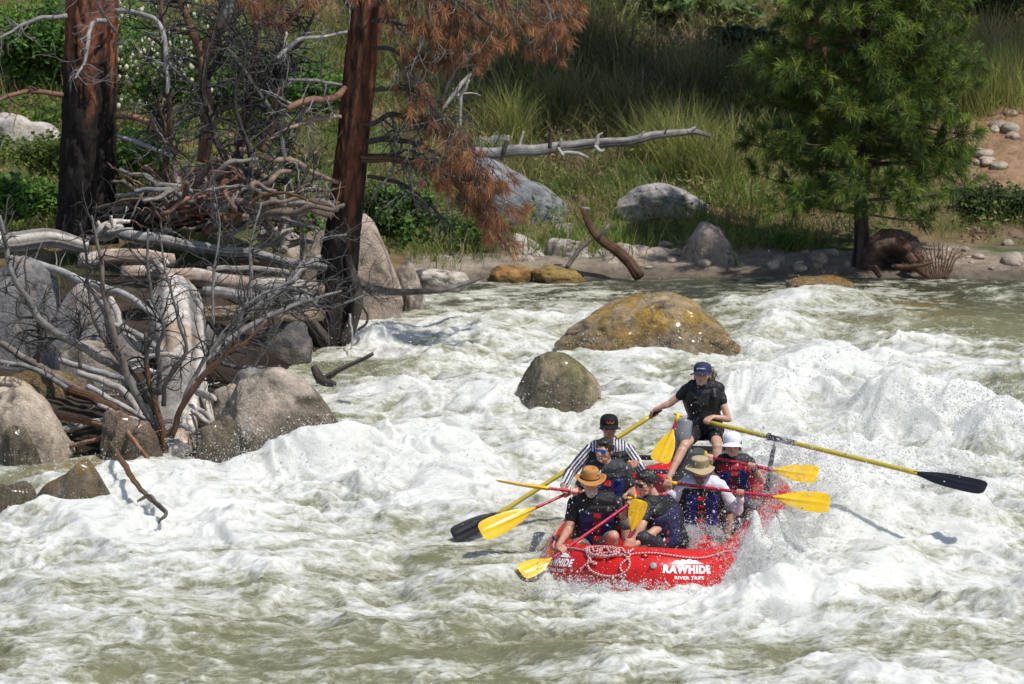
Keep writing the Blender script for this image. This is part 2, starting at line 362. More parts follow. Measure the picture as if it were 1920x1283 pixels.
# submerged golden boulders tint the water over them
gold = np.zeros_like(X)
for px, py, sx, sy, a in [(1545, 540, 70, 14, 1), (1720, 585, 90, 20, .9), (150, 880, 110, 22, .8), (740, 530, 60, 14, .9), (700, 575, 40, 20, .6), (700, 740, 45, 22, .8), (1040, 520, 60, 12, .8), (1200, 512, 200, 8, .6)]:
    gold = np.maximum(gold, a*np.exp(-((U_-px)/sx)**2-((V_-py)/sy)**2))
gold *= sstep(-.5, .3, fbm(X*2, Y*2, 5, 3))*.9+.1
col = np.stack([np.clip(FO, 0, 1.5)/1.5, gold, sstep(620, 540, V_)], -1)
mb = MB(); mb.add(np.stack([X, Y, H], -1), F, col.reshape(-1, 3))
def water_mat():
    m, n, l, b = nmat('river_water')
    vc = N(n, 'ShaderNodeVertexColor', layer_name='Col'); sp = N(n, 'ShaderNodeSeparateColor'); l.new(vc.outputs[0], sp.inputs[0])
    tc = N(n, 'ShaderNodeTexCoord'); geo = tc.outputs['Object']
    def noise(scale, det, rough, dist=0, sc=(1, 1, 1)):
        mp = N(n, 'ShaderNodeMapping'); mp.inputs['Scale'].default_value = sc; mp.inputs['Rotation'].default_value = (0, 0, .35); l.new(geo, mp.inputs[0])
        q = N(n, 'ShaderNodeTexNoise', i_Scale=scale, i_Detail=det, i_Roughness=rough, i_Distortion=dist); l.new(mp.outputs[0], q.inputs['Vector']); return q.outputs['Fac']
    def math_(op, a, b_, clamp=False):
        q = N(n, 'ShaderNodeMath', operation=op, use_clamp=clamp)
        for k, v in ((0, a), (1, b_)):
            if isinstance(v, (int, float)): q.inputs[k].default_value = v
            else: l.new(v, q.inputs[k])
        return q.outputs[0]
    def mr(x, a, b_, c=0., d=1., smooth=True):
        q = N(n, 'ShaderNodeMapRange'); q.interpolation_type = 'SMOOTHSTEP' if smooth else 'LINEAR'
        for k, v in enumerate((a, b_, c, d)): q.inputs[k+1].default_value = v
        l.new(x, q.inputs[0]); return q.outputs[0]
    nA = noise(1.3, 10, .66, 1.5, (1, 1.5, 1.3)); nB = noise(5.0, 9, .70, 1.8, (1, 1.6, 1.4)); nC = noise(30, 5, .7, .6, (1, 1.4, 1.3))
    mpv = N(n, 'ShaderNodeMapping'); mpv.inputs['Scale'].default_value = (1, 1.4, 1); l.new(geo, mpv.inputs[0])
    wrp = N(n, 'ShaderNodeTexNoise', i_Scale=2.2, i_Detail=6.0); l.new(mpv.outputs[0], wrp.inputs['Vector'])
    vm = N(n, 'ShaderNodeVectorMath', operation='MULTIPLY_ADD'); l.new(wrp.outputs['Color'], vm.inputs[0]); vm.inputs[1].default_value = (.9, .9, .9); l.new(mpv.outputs[0], vm.inputs[2])
    vo = N(n, 'ShaderNodeTexVoronoi', feature='SMOOTH_F1'); vo.inputs['Scale'].default_value = 5.0; vo.inputs['Detail'].default_value = 3.0; vo.inputs['Roughness'].default_value = .7; l.new(vm.outputs[0], vo.inputs['Vector'])
    f = math_('MULTIPLY', sp.outputs[0], 1.5)
    f = math_('ADD', f, math_('MULTIPLY', math_('SUBTRACT', nA, .5), 1.5))
    f = math_('ADD', f, math_('MULTIPLY', math_('SUBTRACT', nB, .5), 1.3))
    f = math_('ADD', f, math_('MULTIPLY', math_('SUBTRACT', nC, .5), .5))
    f = math_('ADD', f, math_('MULTIPLY', math_('SUBTRACT', vo.outputs['Distance'], .38), .55))
    foam = mr(f, .34, .98)
    thick = mr(f, .66, 1.58)
    c1 = N(n, 'ShaderNodeMix', data_type='RGBA'); c1.inputs[6].default_value = (.180, .180, .098, 1); c1.inputs[7].default_value = (.040, .045, .028, 1); l.new(sp.outputs[2], c1.inputs[0])
    c2 = N(n, 'ShaderNodeMix', data_type='RGBA'); l.new(c1.outputs[2], c2.inputs[6]); c2.inputs[7].default_value = (.25, .15, .045, 1); l.new(math_('MULTIPLY', sp.outputs[1], .8), c2.inputs[0])
    cf = N(n, 'ShaderNodeMix', data_type='RGBA'); cf.inputs[6].default_value = (.34, .34, .245, 1); cf.inputs[7].default_value = (.73, .73, .68, 1); l.new(thick, cf.inputs[0])
    c3 = N(n, 'ShaderNodeMix', data_type='RGBA'); l.new(c2.outputs[2], c3.inputs[6]); l.new(cf.outputs[2], c3.inputs[7]); l.new(foam, c3.inputs[0])
    l.new(c3.outputs[2], b.inputs['Base Color'])
    l.new(mr(foam, 0, 1, .08, .5), b.inputs['Roughness'])
    b.inputs['Specular IOR Level'].default_value = .5; b.inputs['IOR'].default_value = 1.33
    l.new(mr(foam, .2, 1, 0., .65), b.inputs['Subsurface Weight']); b.inputs['Subsurface Radius'].default_value = (1., 1., .85); b.inputs['Subsurface Scale'].default_value = .10
    hh = math_('ADD', math_('MULTIPLY', nB, .8), math_('MULTIPLY', noise(26, 8, .72, .5, (1, 1.6, 1)), .42))
    bs = N(n, 'ShaderNodeBump', i_Distance=.07); l.new(mr(foam, 0, 1, .5, .62), bs.inputs['Strength']); l.new(hh, bs.inputs['Height'])
    l.new(bs.outputs[0], b.inputs['Normal'])
    return m
M_water = water_mat()
tag(mb.build('river_water', M_water), kind='structure')
def wh(x, y):
    """river surface height at world x, y"""
    i = np.clip(np.searchsorted(wy, y)-1, 0, len(wy)-2); j = np.clip(np.searchsorted(wx, x)-1, 0, len(wx)-2); return H[i, j]
# ================================================================== ROCKS
M_rock = vcmat('granite', rough=.85, spec=.25, var=.30, vscale=7, bump=.9, bscale=30, bdist=.03, speck=.28)
M_wetrock = vcmat('wet_granite', rough=.26, spec=.6, var=.4, vscale=9, bump=1., bscale=34, bdist=.05, coat=.35, rvar=.15, speck=.3)
WHITE = np.array([.52, .47, .41]); PALE = np.array([.43, .37, .30]); GREY = np.array([.27, .265, .26]); GOLD = np.array([.25, .165, .06]); OLIV = np.array([.14, .11, .055]); PINKR = np.array([.40, .30, .235])
def rock(px0, py0, px1, py1, label, Y=None, base=PALE, dark=None, wet=0.0, depth=.8, seed=0, sub=5, rough=.16, cuts=5, group=None, zb=None, mat=None, name='boulder', skew=0, gold=None, drop=.08, prof=None, wetx=0):
    r = np.random.default_rng(seed+100)
    pc = (px0+px1)/2
    if Y is None: p = gnd(pc, py1) if py1 < 500 else wat(pc, py1)
    else: p = at(pc, py1, Y)
    Yb = p[1]; rx = (px1-px0)/2*mpp(Yb+.3); ry = rx*depth; Yc = Yb+ry*.75
    cx = (pc-960)/FPX*Yc; ztop = at(pc, py0, Yc)[2]; z0 = p[2] if zb is None else zb
    Hh = max(ztop-z0, .08); cz = z0-drop*Hh; rz = ztop-cz
    v, f = ICO[sub]; v = v.copy()
    s0 = seed*3.7; rad = np.full(len(v), .72)
    for k in range(4):
        c_ = r.uniform(-1, 1, 3)*np.array([.42, .3, .25]); q = r.uniform(.58, .8); dc = v@c_; rad = np.maximum(rad, dc+np.sqrt(np.maximum(dc*dc-c_@c_+q*q, 1e-4)))
    pw = 2.9; v = v/((np.abs(v)**pw).sum(1)**(1/pw))[:, None]*rad[:, None]
    for k in range(cuts):
        n_ = r.normal(size=3); n_[2] = n_[2]*.5; n_[1] = -abs(n_[1]); n_ /= np.linalg.norm(n_); q = v@n_; d = q.max()*r.uniform(.78, .93); v = v-np.maximum(q-d, 0)[:, None]*n_*.8
    a = fbm(v[:, 0]*1.1+s0, v[:, 1]*1.1, v[:, 2]*1.1, 3); b_ = fbm(v[:, 0]*4+s0, v[:, 1]*4, v[:, 2]*4, 4); st_b = fbm(v[:, 0]*1.0+s0, v[:, 1]*1.0, v[:, 2]*3.2, 4)
    cr = .03*sstep(.90, .98, 1-2*np.abs(perlin(v[:, 0]*1.1+s0+.15*b_, v[:, 1]*.7, v[:, 2]*1.6+5+.12*b_)))+.018*sstep(.92, .985, 1-2*np.abs(perlin(v[:, 0]*2.3+s0, v[:, 1]*1.5+.2*b_, v[:, 2]*2.6+1)))
    v = v*(1+rough*.8*a+.045*b_+.05*st_b-cr)[:, None]
    v[:, 0] -= (v[:, 0].max()+v[:, 0].min())/2
    v = v/np.array([np.percentile(np.abs(v[:, 0]), 99), np.percentile(np.abs(v[:, 1]), 99), np.percentile(v[:, 2], 99.5)])
    v[:, 2] = np.sign(v[:, 2])*np.abs(v[:, 2])**.72
    if prof is not None: v[:, 2] *= sum(np.interp(v[:, 0]+dd_, [q[0] for q in prof], [q[1] for q in prof]) for dd_ in (-.2, -.1, 0, .1, .2))/5
    v[:, 0] += skew*v[:, 2]
    P = v*np.array([rx, ry, rz])+np.array([cx, Yc, cz])
    n1 = fbm(P[:, 0]*2.6+s0, P[:, 1]*2.6, P[:, 2]*4, 6, .65); n2 = fbm(P[:, 0]*6+s0, P[:, 1]*6, P[:, 2]*6, 4)
    c = base[None]*(1+.25*n2[:, None])
    c = lerp(c, np.array(PINKR)[None], .5*sstep(0, .5, n1)[:, None])
    dk = np.array([.075, .065, .055]) if dark is None else np.array(dark)
    c = lerp(c, dk[None], (.7*sstep(.16, .42, -n1+.1*n2))[:, None])
    if gold is not None: c = lerp(c, np.array(gold)[None], (sstep(-.2, .25, fbm(P[:, 0]*2.1+s0+9, P[:, 1]*2.1, P[:, 2]*2.1, 5, .6)))[:, None])
    c = lerp(c, c*.2, (sstep(.01, .0, cr-.0)*0+sstep(.004, .03, cr)*.8)[:, None])
    wl = sstep(.72 if wet > .6 else .5, .25, (P[:, 2]-z0)/Hh+.35*n1-wetx*v[:, 0])*(wet if wet else 0)
    c = lerp(c, np.array([.07, .052, .028])[None], .8*wl[:, None])
    mb = MB(); mb.add(P, f, np.clip(c, .01, .9))
    o = mb.build(name, mat or (M_wetrock if wet > .6 else M_rock), loc=(cx, Yc, z0))
    return tag(o, label, 'rock', group)
ROCKS = [
 dict(a=(1045, 546, 1392, 668), l='large wet golden brown boulder in midstream behind the raft', wet=.7, base=np.array([.46, .34, .18]), gold=(.42, .25, .04), seed=3, depth=.7, rough=.22, cuts=7, sub=6, prof=[(-1, .5), (-.6, .72), (-.1, .98), (.2, 1), (.55, .85), (1, .3)]),
 dict(a=(966, 658, 1130, 780), l='rounded tan boulder, smaller of the two standing midstream', wet=1, base=np.array([.40, .31, .17]), seed=5, wetx=-.35, depth=.8, dark=(.05, .045, .035), gold=(.22, .19, .08), drop=-.18, prof=[(-1, .8), (-.3, 1), (.2, 1), (1, .55)], rough=.1),
 dict(a=(385, 684, 672, 850), l='big pale boulder with dark wet cracks at the edge of the left whitewater', wet=.95, base=PALE, seed=8, wetx=.5, depth=.7, rough=.2, cuts=8, sub=6, mat='r', prof=[(-1, .8), (-.4, 1), (.1, .97), (.6, .75), (1, .25)]),
 dict(a=(-60, 700, 130, 860), l='smooth cream boulder at the left edge under the pale curved log', base=np.array([.52, .43, .33]), seed=11, depth=.8, wet=.3, dark=(.25, .19, .14), prof=[(-1, 1), (0, .95), (.6, .6), (1, .2)]),
 dict(a=(50, 850, 205, 962), l='wet olive boulder poking through foam at the lower left', wet=1, base=OLIV*1.4, gold=(.24, .14, .03), seed=14, depth=.6, prof=[(-1, .4), (0, .8), (.3, 1), (1, .3)]),
 dict(a=(-50, 905, 62, 975), l='low dark wet boulder at lower left, cut by the picture edge', wet=1, base=OLIV, seed=15, depth=.6),
 dict(a=(-10, 800, 66, 870), l='small dark boulder at the foot of the cream boulder', wet=.8, base=OLIV*1.2, seed=16, depth=.7),
 dict(a=(548, 385, 752, 548), l='large smooth boulder behind the leaning middle pine trunk', base=np.array([.42, .345, .28]), seed=21, depth=.6, Y=57.5, zb=.15, cuts=3, rough=.1, dark=(.24, .18, .14), prof=[(-1, .85), (-.3, 1), (.3, .95), (.7, .7), (1, .25)]),
 dict(a=(736, 484, 798, 522), l='small upright tan rock beside the boulder behind the middle pine', base=PALE, seed=22, Y=58.6, zb=.1, prof=[(-1, .8), (0, 1), (1, .3)]),
 dict(a=(905, 434, 1052, 502), l='smooth whitish boulder on the far shore with a straight dark base', base=WHITE, seed=24, depth=.6, cuts=4, rough=.1, wet=.2, prof=[(-1, .75), (-.5, 1), (0, .9), (1, .2)]),
 dict(a=(850, 468, 928, 503), l='pale pair-like rock just left of the whitish shore boulder', base=WHITE*.95, seed=25, depth=.6),
 dict(a=(765, 503, 880, 546), l='flat whitish slab at the water left of the golden shore stones', base=WHITE, seed=26, depth=.8, wet=.5),
 dict(a=(915, 498, 1000, 530), l='rounded orange stone at the waterline under the whitish boulder', base=GOLD*1.3, gold=(.36, .19, .07), wet=.6, seed=27, depth=.7),
 dict(a=(1000, 500, 1100, 532), l='low golden stone at the waterline left of the leaning snag', base=GOLD*1.2, gold=(.3, .2, .06), wet=.6, seed=28, depth=.7),
 dict(a=(1022, 448, 1112, 503), l='whitish rock behind the thin prop of the leaning snag', base=WHITE*.95, seed=29, depth=.6, dark=(.22, .17, .14)),
 dict(a=(1112, 455, 1205, 506), l='pinkish white rock right behind the leaning snag', base=WHITE*.95, seed=30, depth=.6, dark=(.25, .18, .15)),
 dict(a=(1180, 462, 1262, 505), l='cracked pinkish rock to the right of the leaning snag', base=np.array([.47, .38, .31]), seed=31, depth=.6, dark=(.2, .14, .1)),
 dict(a=(1034, 418, 1076, 450), l='layered tan stone in the grass above the shore rocks', base=PALE, seed=32, depth=.7),
 dict(a=(1278, 412, 1394, 492), l='pointed grey tan rock on the sand left of the young pine', base=np.array([.34, .29, .25]), seed=33, depth=.7, skew=0, cuts=7, dark=(.17, .14, .12), prof=[(-1, .7), (-.6, 1), (0, .95), (.5, .7), (1, .3)]),
 dict(a=(860, 292, 1070, 425), l='long sloping grey slab below the fallen bare trunk', base=np.array([.25, .26, .27]), seed=34, depth=.5, cuts=8, skew=0, dark=(.10, .10, .10), prof=[(-1, 1), (-.5, .95), (0, .8), (.5, .62), (1, .35)]),
 dict(a=(1155, 340, 1340, 398), l='mottled grey and white boulder in the grass in the middle of the bank', base=np.array([.40, .37, .35]), seed=35, depth=.5, dark=(.08, .08, .085), prof=[(-1, .5), (-.6, .95), (-.1, 1), (.4, .75), (1, .3)]),
 dict(a=(872, 252, 960, 300), l='low greenish grey rock behind the thick end of the fallen bare trunk', base=np.array([.26, .28, .24]), seed=36, depth=.5),
 dict(a=(-40, 212, 118, 292), l='white sunlit rock on the bank at the left edge', base=WHITE*1.1, seed=37, depth=.6, dark=(.3, .27, .25)),
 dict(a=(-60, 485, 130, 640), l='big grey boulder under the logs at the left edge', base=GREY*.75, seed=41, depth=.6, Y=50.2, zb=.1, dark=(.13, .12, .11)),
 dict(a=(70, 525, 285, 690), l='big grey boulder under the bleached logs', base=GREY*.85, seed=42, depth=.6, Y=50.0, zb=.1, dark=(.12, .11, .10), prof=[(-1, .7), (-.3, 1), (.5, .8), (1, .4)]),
 dict(a=(90, 640, 250, 740), l='tan boulder beneath the pile of parallel grey branches', base=PALE*.8, seed=43, depth=.6, Y=49.3, zb=.05, wet=.3),
 dict(a=(0, 690, 170, 790), l='wet golden boulder in the trickle under the branches at left', base=OLIV*1.3, gold=(.24, .15, .04), wet=1, seed=44, depth=.7, Y=48.8, zb=.0),
 dict(a=(370, 720, 480, 800), l='small wet boulder wedged between the bleached trunk and the big pale boulder', base=PALE*.8, seed=45, depth=.6, Y=48.6, zb=0, wet=.6),
 dict(a=(180, 770, 300, 860), l='wet brown boulder under the reddish log near the dead bush', base=np.array([.2, .13, .08]), seed=46, depth=.6, wet=.8),
 dict(a=(355, 780, 440, 868), l='dark wet rock at the foot of the bleached trunk', base=OLIV, seed=47, depth=.6, wet=1),
 dict(a=(1480, 520, 1620, 560), l='golden boulder just under the small wave near the young pine', base=GOLD*1.3, gold=(.36, .2, .05), wet=1, seed=48, depth=.8),
 dict(a=(1060, 470, 1125, 506), l='small white rock wedged left of the foot of the leaning snag', base=WHITE, seed=61, depth=.7),
 dict(a=(1235, 478, 1290, 504), l='low pinkish rock at the right end of the shore rock row', base=np.array([.42, .33, .26]), seed=62, depth=.8),
 dict(a=(800, 478, 856, 512), l='pale rock between the flat slab and the rusty boughs', base=WHITE*.9, seed=63, depth=.8),
 dict(a=(1130, 480, 1190, 512), l='low tan rock in front of the pinkish shore rocks', base=PALE, seed=64, depth=.8, wet=.5),
 dict(a=(960, 478, 1010, 512), l='tan rock peeking out below the whitish shore boulder', base=PALE, seed=65, depth=.8, wet=.5),
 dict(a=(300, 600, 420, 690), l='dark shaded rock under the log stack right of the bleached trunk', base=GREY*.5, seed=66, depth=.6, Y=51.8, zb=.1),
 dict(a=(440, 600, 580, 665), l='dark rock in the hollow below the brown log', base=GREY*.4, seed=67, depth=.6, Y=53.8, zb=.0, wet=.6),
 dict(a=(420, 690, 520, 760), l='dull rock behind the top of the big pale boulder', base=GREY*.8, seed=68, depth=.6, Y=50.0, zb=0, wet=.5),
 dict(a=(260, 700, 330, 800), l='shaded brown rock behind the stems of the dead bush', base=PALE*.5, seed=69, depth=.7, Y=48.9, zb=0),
 dict(a=(470, 420, 560, 480), l='white stone between driftwood left of the middle pine', base=WHITE*1.1, seed=50, depth=.6, Y=58, zb=.8),
]
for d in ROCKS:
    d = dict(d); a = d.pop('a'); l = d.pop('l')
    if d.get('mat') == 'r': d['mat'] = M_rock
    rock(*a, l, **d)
# small stones along the far sand and on the bare slope: each one a thing, alike ones share one label
STN = []
r_ = np.random.default_rng(5)
for k in range(30):
    px = r_.uniform(1180, 1915); py = r_.uniform(466, 506) if r_.random() < .85 else r_.uniform(500, 508); STN.append((px, py, r_.uniform(5, 17), 0))
for k in range(18): STN.append((r_.uniform(1780, 1918), r_.uniform(215, 345), r_.uniform(6, 20), 1))
STN += [(1898, 493, 24, 0), (1535, 493, 26, 0), (1270, 480, 18, 0), (1247, 462, 14, 0), (1320, 498, 16, 0), (1890, 460, 16, 0), (1560, 478, 14, 0)]
for k, (px, py, rr, g) in enumerate(STN):
    p = gnd(px, py); s = rr*mpp(p[1]); v, f = ICO[3]; v = v.copy()
    n_ = fbm(v[:, 0]*1.2+k, v[:, 1]*1.2, v[:, 2]*1.2, 3)
    v = v*(1+.25*n_)[:, None]*np.array([1, r_.uniform(.6, 1), r_.uniform(.45, .7)])*s; a = r_.uniform(0, 6)
    v = np.stack([v[:, 0]*math.cos(a)-v[:, 1]*math.sin(a), v[:, 0]*math.sin(a)+v[:, 1]*math.cos(a), v[:, 2]], 1)
    mb = MB(); mb.add(v+p+np.array([0, 0, s*.15]), f, lerp(PALE, PINKR, r_.random())*r_.uniform(.75, 1.15))
    big = k == len(STN)-7
    o = mb.build('stone', M_rock, loc=p)
    zone = 'at the foot of the leaning snag' if px < 1300 else 'just right of the pointed grey tan rock' if px < 1440 else 'on the sand under the young pine branches' if px < 1600 else 'on the sand behind the root stump' if px < 1760 else 'on the sand right of the bare bush'
    zone2 = ('high' if py < 258 else 'halfway up' if py < 300 else 'low')+' on the bare slope at the right edge'
    sz = 'tiny' if rr < 9 else 'small' if rr < 13 else 'fist shaped' if rr < 16.5 else 'larger'
    if big: tag(o, 'large tan stone on the sand at the right edge of the picture', 'rock', 'stones on the sandy far shore')
    elif g: tag(o, sz+' pale stone '+zone2, 'rock', 'stones on the bare slope')
    else: tag(o, sz+' tan stone '+zone, 'rock', 'stones on the sandy far shore')

# ================================================================== WOOD
M_wood = vcmat('driftwood', rough=.82, spec=.25, var=.38, vscale=9, bump=.4, bscale=60, bdist=.01, speck=.2)
M_bark = vcmat('pine_bark', rough=.9, spec=.15, var=.35, vscale=14, bump=.8, bscale=30, bdist=.03, stretch=(1, 1, .3))
M_char = vcmat('charred_wood', rough=.75, spec=.2, var=.4, vscale=14, bump=.8, bscale=30, bdist=.03)
BLEACH = np.array([.46, .42, .37]); GREYW = np.array([.30, .285, .27]); DARKW = np.array([.085, .07, .06]); REDW = np.array([.33, .185, .125]); BRNW = np.array([.24, .13, .07]); PINKW = np.array([.36, .27, .215])
def wcol(P, base, seed=0, alt=None):
    n1 = fbm(P[:, 0]*5+seed, P[:, 1]*5, P[:, 2]*5, 4); n2 = fbm(P[:, 0]*1.3+seed, P[:, 1]*1.3, P[:, 2]*1.3+4, 3)
    c = base[None]*(1+.28*n1[:, None])
    if alt is not None: c = lerp(c, np.asarray(alt)[None]*(1+.3*n1[:, None]), sstep(0, .3, n2)[:, None])
    return np.clip(c, .01, .8)
def pts_px(pts):
    """(px, py, Y, r px) -> world points, radii"""
    P = np.array([at(a, b, y) for a, b, y, r in pts]); R = np.array([r*mpp(y) for a, b, y, r in pts]); return P, R
def limb(mb, P, R, base, seed=0, alt=None, sides=9, n=None, wob=.3, noise=.12):
    n = n or max(6, int(len(P)*(6 if R.max() < .06 else 14)))
    Q = spline(np.concatenate([P, R[:, None]], 1), n); P2, R2 = Q[:, :3].copy(), np.maximum(Q[:, 3], .002)
    t = np.concatenate([[0], np.cumsum(np.linalg.norm(np.diff(P2, axis=0), axis=1))])/(R2.max()*5+.03)
    for k in range(3): P2[:, k] += wob*R2*perlin(t+seed*3.1, np.full(n, k*7.7), .5)*1.6
    sd = sides if R2.max() < .05 else max(sides, 30)
    v, f = tube(P2, R2, sd, noise=noise if sd < 12 else 0, nscale=9); c = wcol(v, base, seed, alt)
    if sd >= 12:
        k = np.arange(len(v)); an = (k % sd)/sd*2*PI; ln = (k//sd)*(np.linalg.norm(P2[-1]-P2[0])/n); g = fbm(np.cos(an)*1.9+seed, np.sin(an)*1.9, ln*.3, 3, .55); lo_ = fbm(np.cos(an)*.7+seed*5, np.sin(an)*.7, ln*.8, 2); cr_ = sstep(.12, .3, perlin(np.cos(an)*3.2+seed*2, np.sin(an)*3.2, ln*.3))
        c = np.clip(c*(1+.5*g[:, None])*(1-.55*cr_[:, None]), .01, .8); ax_ = np.repeat(np.concatenate([P2[:1], P2, P2[-1:]]), sd, 0); v = ax_+(v-ax_)*(1+.09*g+.12*lo_-.10*cr_)[:, None]; c = c*(1-.45*sstep(.1, .5, lo_))[:, None]
    mb.add(v, f, c); return P2, R2
def twigs(mb, P, R, n, L, base, seed=0, lvl=2, t0=.15, alt=None, up=.2, spread=1.0, thin=.5, rmin=.0036, droop=0):
    r = np.random.default_rng(seed+991)
    T = np.gradient(P, axis=0); T /= np.linalg.norm(T, axis=1)[:, None]+1e-9
    for k in range(n):
        i = int(r.uniform(t0, 1)*(len(P)-1)); l = L*r.uniform(.45, 1.15)
        d = r.normal(size=3); d -= T[i]*d.dot(T[i]); d /= np.linalg.norm(d)+1e-9; d[1] *= .75
        d = d*spread+T[i]*r.uniform(.2, .9)+np.array([0, 0, up]); d /= np.linalg.norm(d)
        m = 8 if lvl > 1 else 6; q = [P[i]]
        bend = r.normal(size=3)*.75
        for s in range(m-1):
            d = d+bend*.25+r.normal(size=3)*.24+np.array([0, 0, -droop]); d /= np.linalg.norm(d); q.append(q[-1]+d*l/(m-1))
        q = np.array(q); r0 = max(min(R[i]*thin, l*.035), rmin); rr = np.linspace(r0, max(r0*.35, rmin*.6), m)
        v, f = tube(q, rr, 5 if r0 > .006 else 4); mb.add(v, f, wcol(v, base*r.uniform(.7, 1.3), seed+k, alt))
        if lvl > 1: twigs(mb, q, rr, int(r.integers(2, 5)), l*.55, base, seed*7+k, lvl-1, .2, alt, up, spread, .7, rmin, droop)
def wood(name, pts, base, label, cat, tw=0, L=.5, seed=0, alt=None, sides=12, lvl=2, group=None, noise=.12, wob=.3, mat=None, twb=None, up=.2, extra=()):
    P, R = pts_px(pts); loc = P[0]
    if not tw and not extra:
        mb = MB(); limb(mb, P, R, base, seed, alt, sides, noise=noise, wob=wob); return tag(mb.build(name, mat or M_wood, loc=loc), label, cat, group)
    root = thing(name, loc, label, cat, group)
    mb = MB(); P2, R2 = limb(mb, P, R, base, seed, alt, sides, noise=noise, wob=wob)
    if 0 < tw <= 6: twigs(mb, P2, R2, tw, L, twb if twb is not None else base, seed, lvl, up=up)
    mb.build('trunk', mat or M_wood, root)
    for e in extra:
        mb = MB(); Pe, Re = pts_px(e[0]); Pe, Re = limb(mb, Pe, Re, e[1], seed+3, e[2] if len(e) > 2 else None, 8)
        if tw: twigs(mb, Pe, Re, max(2, tw//3), L, twb if twb is not None else e[1], seed+len(e[0])+int(abs(e[0][0][0])), lvl, up=up)
        mb.build('branch', mat or M_wood, root)
    if tw > 6:
        mb = MB(); twigs(mb, P2, R2, tw, L, twb if twb is not None else base, seed, lvl, up=up); mb.build('twigs', M_wood, root)
    return root
def bark_trunk(pts, seed, red, char, charz, nang=72, amp=.10, sc=7.0):
    """big conifer trunk with plated bark as real relief; char = burnt share"""
    P, R = pts_px(pts); n = 170
    Q = spline(np.concatenate([P, R[:, None]], 1), n); P, T, Nn, B = frames(Q[:, :3]); R = Q[:, 3]
    a = np.linspace(0, 2*PI, nang, endpoint=False); L = np.concatenate([[0], np.cumsum(np.linalg.norm(np.diff(P, axis=0), axis=1))])
    A, LL = np.meshgrid(a, L); cx, cy = np.cos(A), np.sin(A); k = R[:, None]*sc
    plate = ridge(cx*k*1.1+seed, cy*k*1.1, LL*sc*.22, 3); fine = fbm(cx*k*4, cy*k*4+seed, LL*sc*1.2, 4)
    fis = sstep(.50, .78, plate)           # 1 in the fissures
    rad = R[:, None]*(1+amp*(.3*fine-fis*.9+.25))
    V = P[:, None]+rad[..., None]*(cx[..., None]*Nn[:, None]+cy[..., None]*B[:, None])
    burn = sstep(-.25, .3, fbm(cx*1.5+seed, cy*1.5, LL*.55, 4)+char+sstep(charz[1], charz[0], LL)*1.1-.2)
    red_ = np.asarray(red)[None, None]*(1+.35*fine[..., None])
    c = lerp(red_, np.array([.030, .024, .021])[None, None], np.clip(burn+.55*fis, 0, 1)[..., None])
    i = np.arange(n-1)[:, None]*nang; j = np.arange(nang)[None]; jn = (j+1) % nang
    F = np.stack([i+j, i+jn, i+nang+jn, i+nang+j], -1).reshape(-1, 4)
    mb = MB(); mb.add(V.reshape(-1, 3), F, np.clip(c, .01, .8).reshape(-1, 3)); return mb, P, R

# needles: tufts of thin blades
def tufts(mb, C, D, n, L, w_, cols, seed, spread=.9, droop=.0):
    """C centres (K,3), D directions (K,3); n needles per tuft"""
    r = np.random.default_rng(seed); K = len(C); d = np.repeat(D, n, 0)+r.normal(size=(K*n, 3))*spread; d[:, 2] -= droop
    d /= np.linalg.norm(d, axis=1)[:, None]+1e-9
    o = np.repeat(C, n, 0)+r.normal(size=(K*n, 3))*.012-np.repeat(D, n, 0)*r.uniform(0, .09, (K*n, 1)); l = L*r.uniform(.65, 1.1, (K*n, 1))
    s = np.cross(d, r.normal(size=(K*n, 3))); s /= np.linalg.norm(s, axis=1)[:, None]+1e-9; s *= w_/2
    mid = o+d*l*.6+np.array([0, 0, -.01]); tip = o+d*l+np.array([0, 0, -.025])*l/.1
    V = np.stack([o-s*.6, o+s*.6, mid+s, mid-s, tip], 1).reshape(-1, 3); b = np.arange(K*n)[:, None]*5
    cc = np.asarray(cols)[r.integers(0, len(cols), K)]; cc = cc*r.uniform(.7, 1.35, (K, 1)); cc = np.repeat(np.repeat(cc, n, 0)*r.uniform(.8, 1.25, (K*n, 1)), 5, 0)
    mb.add(V, b+np.array([[0, 1, 2, 3]]), cc)
    mb.f3.append((b+np.array([[3, 2, 4]]))+mb.n-len(V))
M_needle = vcmat('pine_needles', rough=.55, spec=.35, var=.15, vscale=3, bump=0, trans=.25)
M_leaf = vcmat('leaves', rough=.6, spec=.3, var=.2, vscale=3, bump=0, trans=.35)
M_grass = vcmat('grass_blades', rough=.7, spec=.2, var=.15, vscale=2, bump=0, trans=.35)
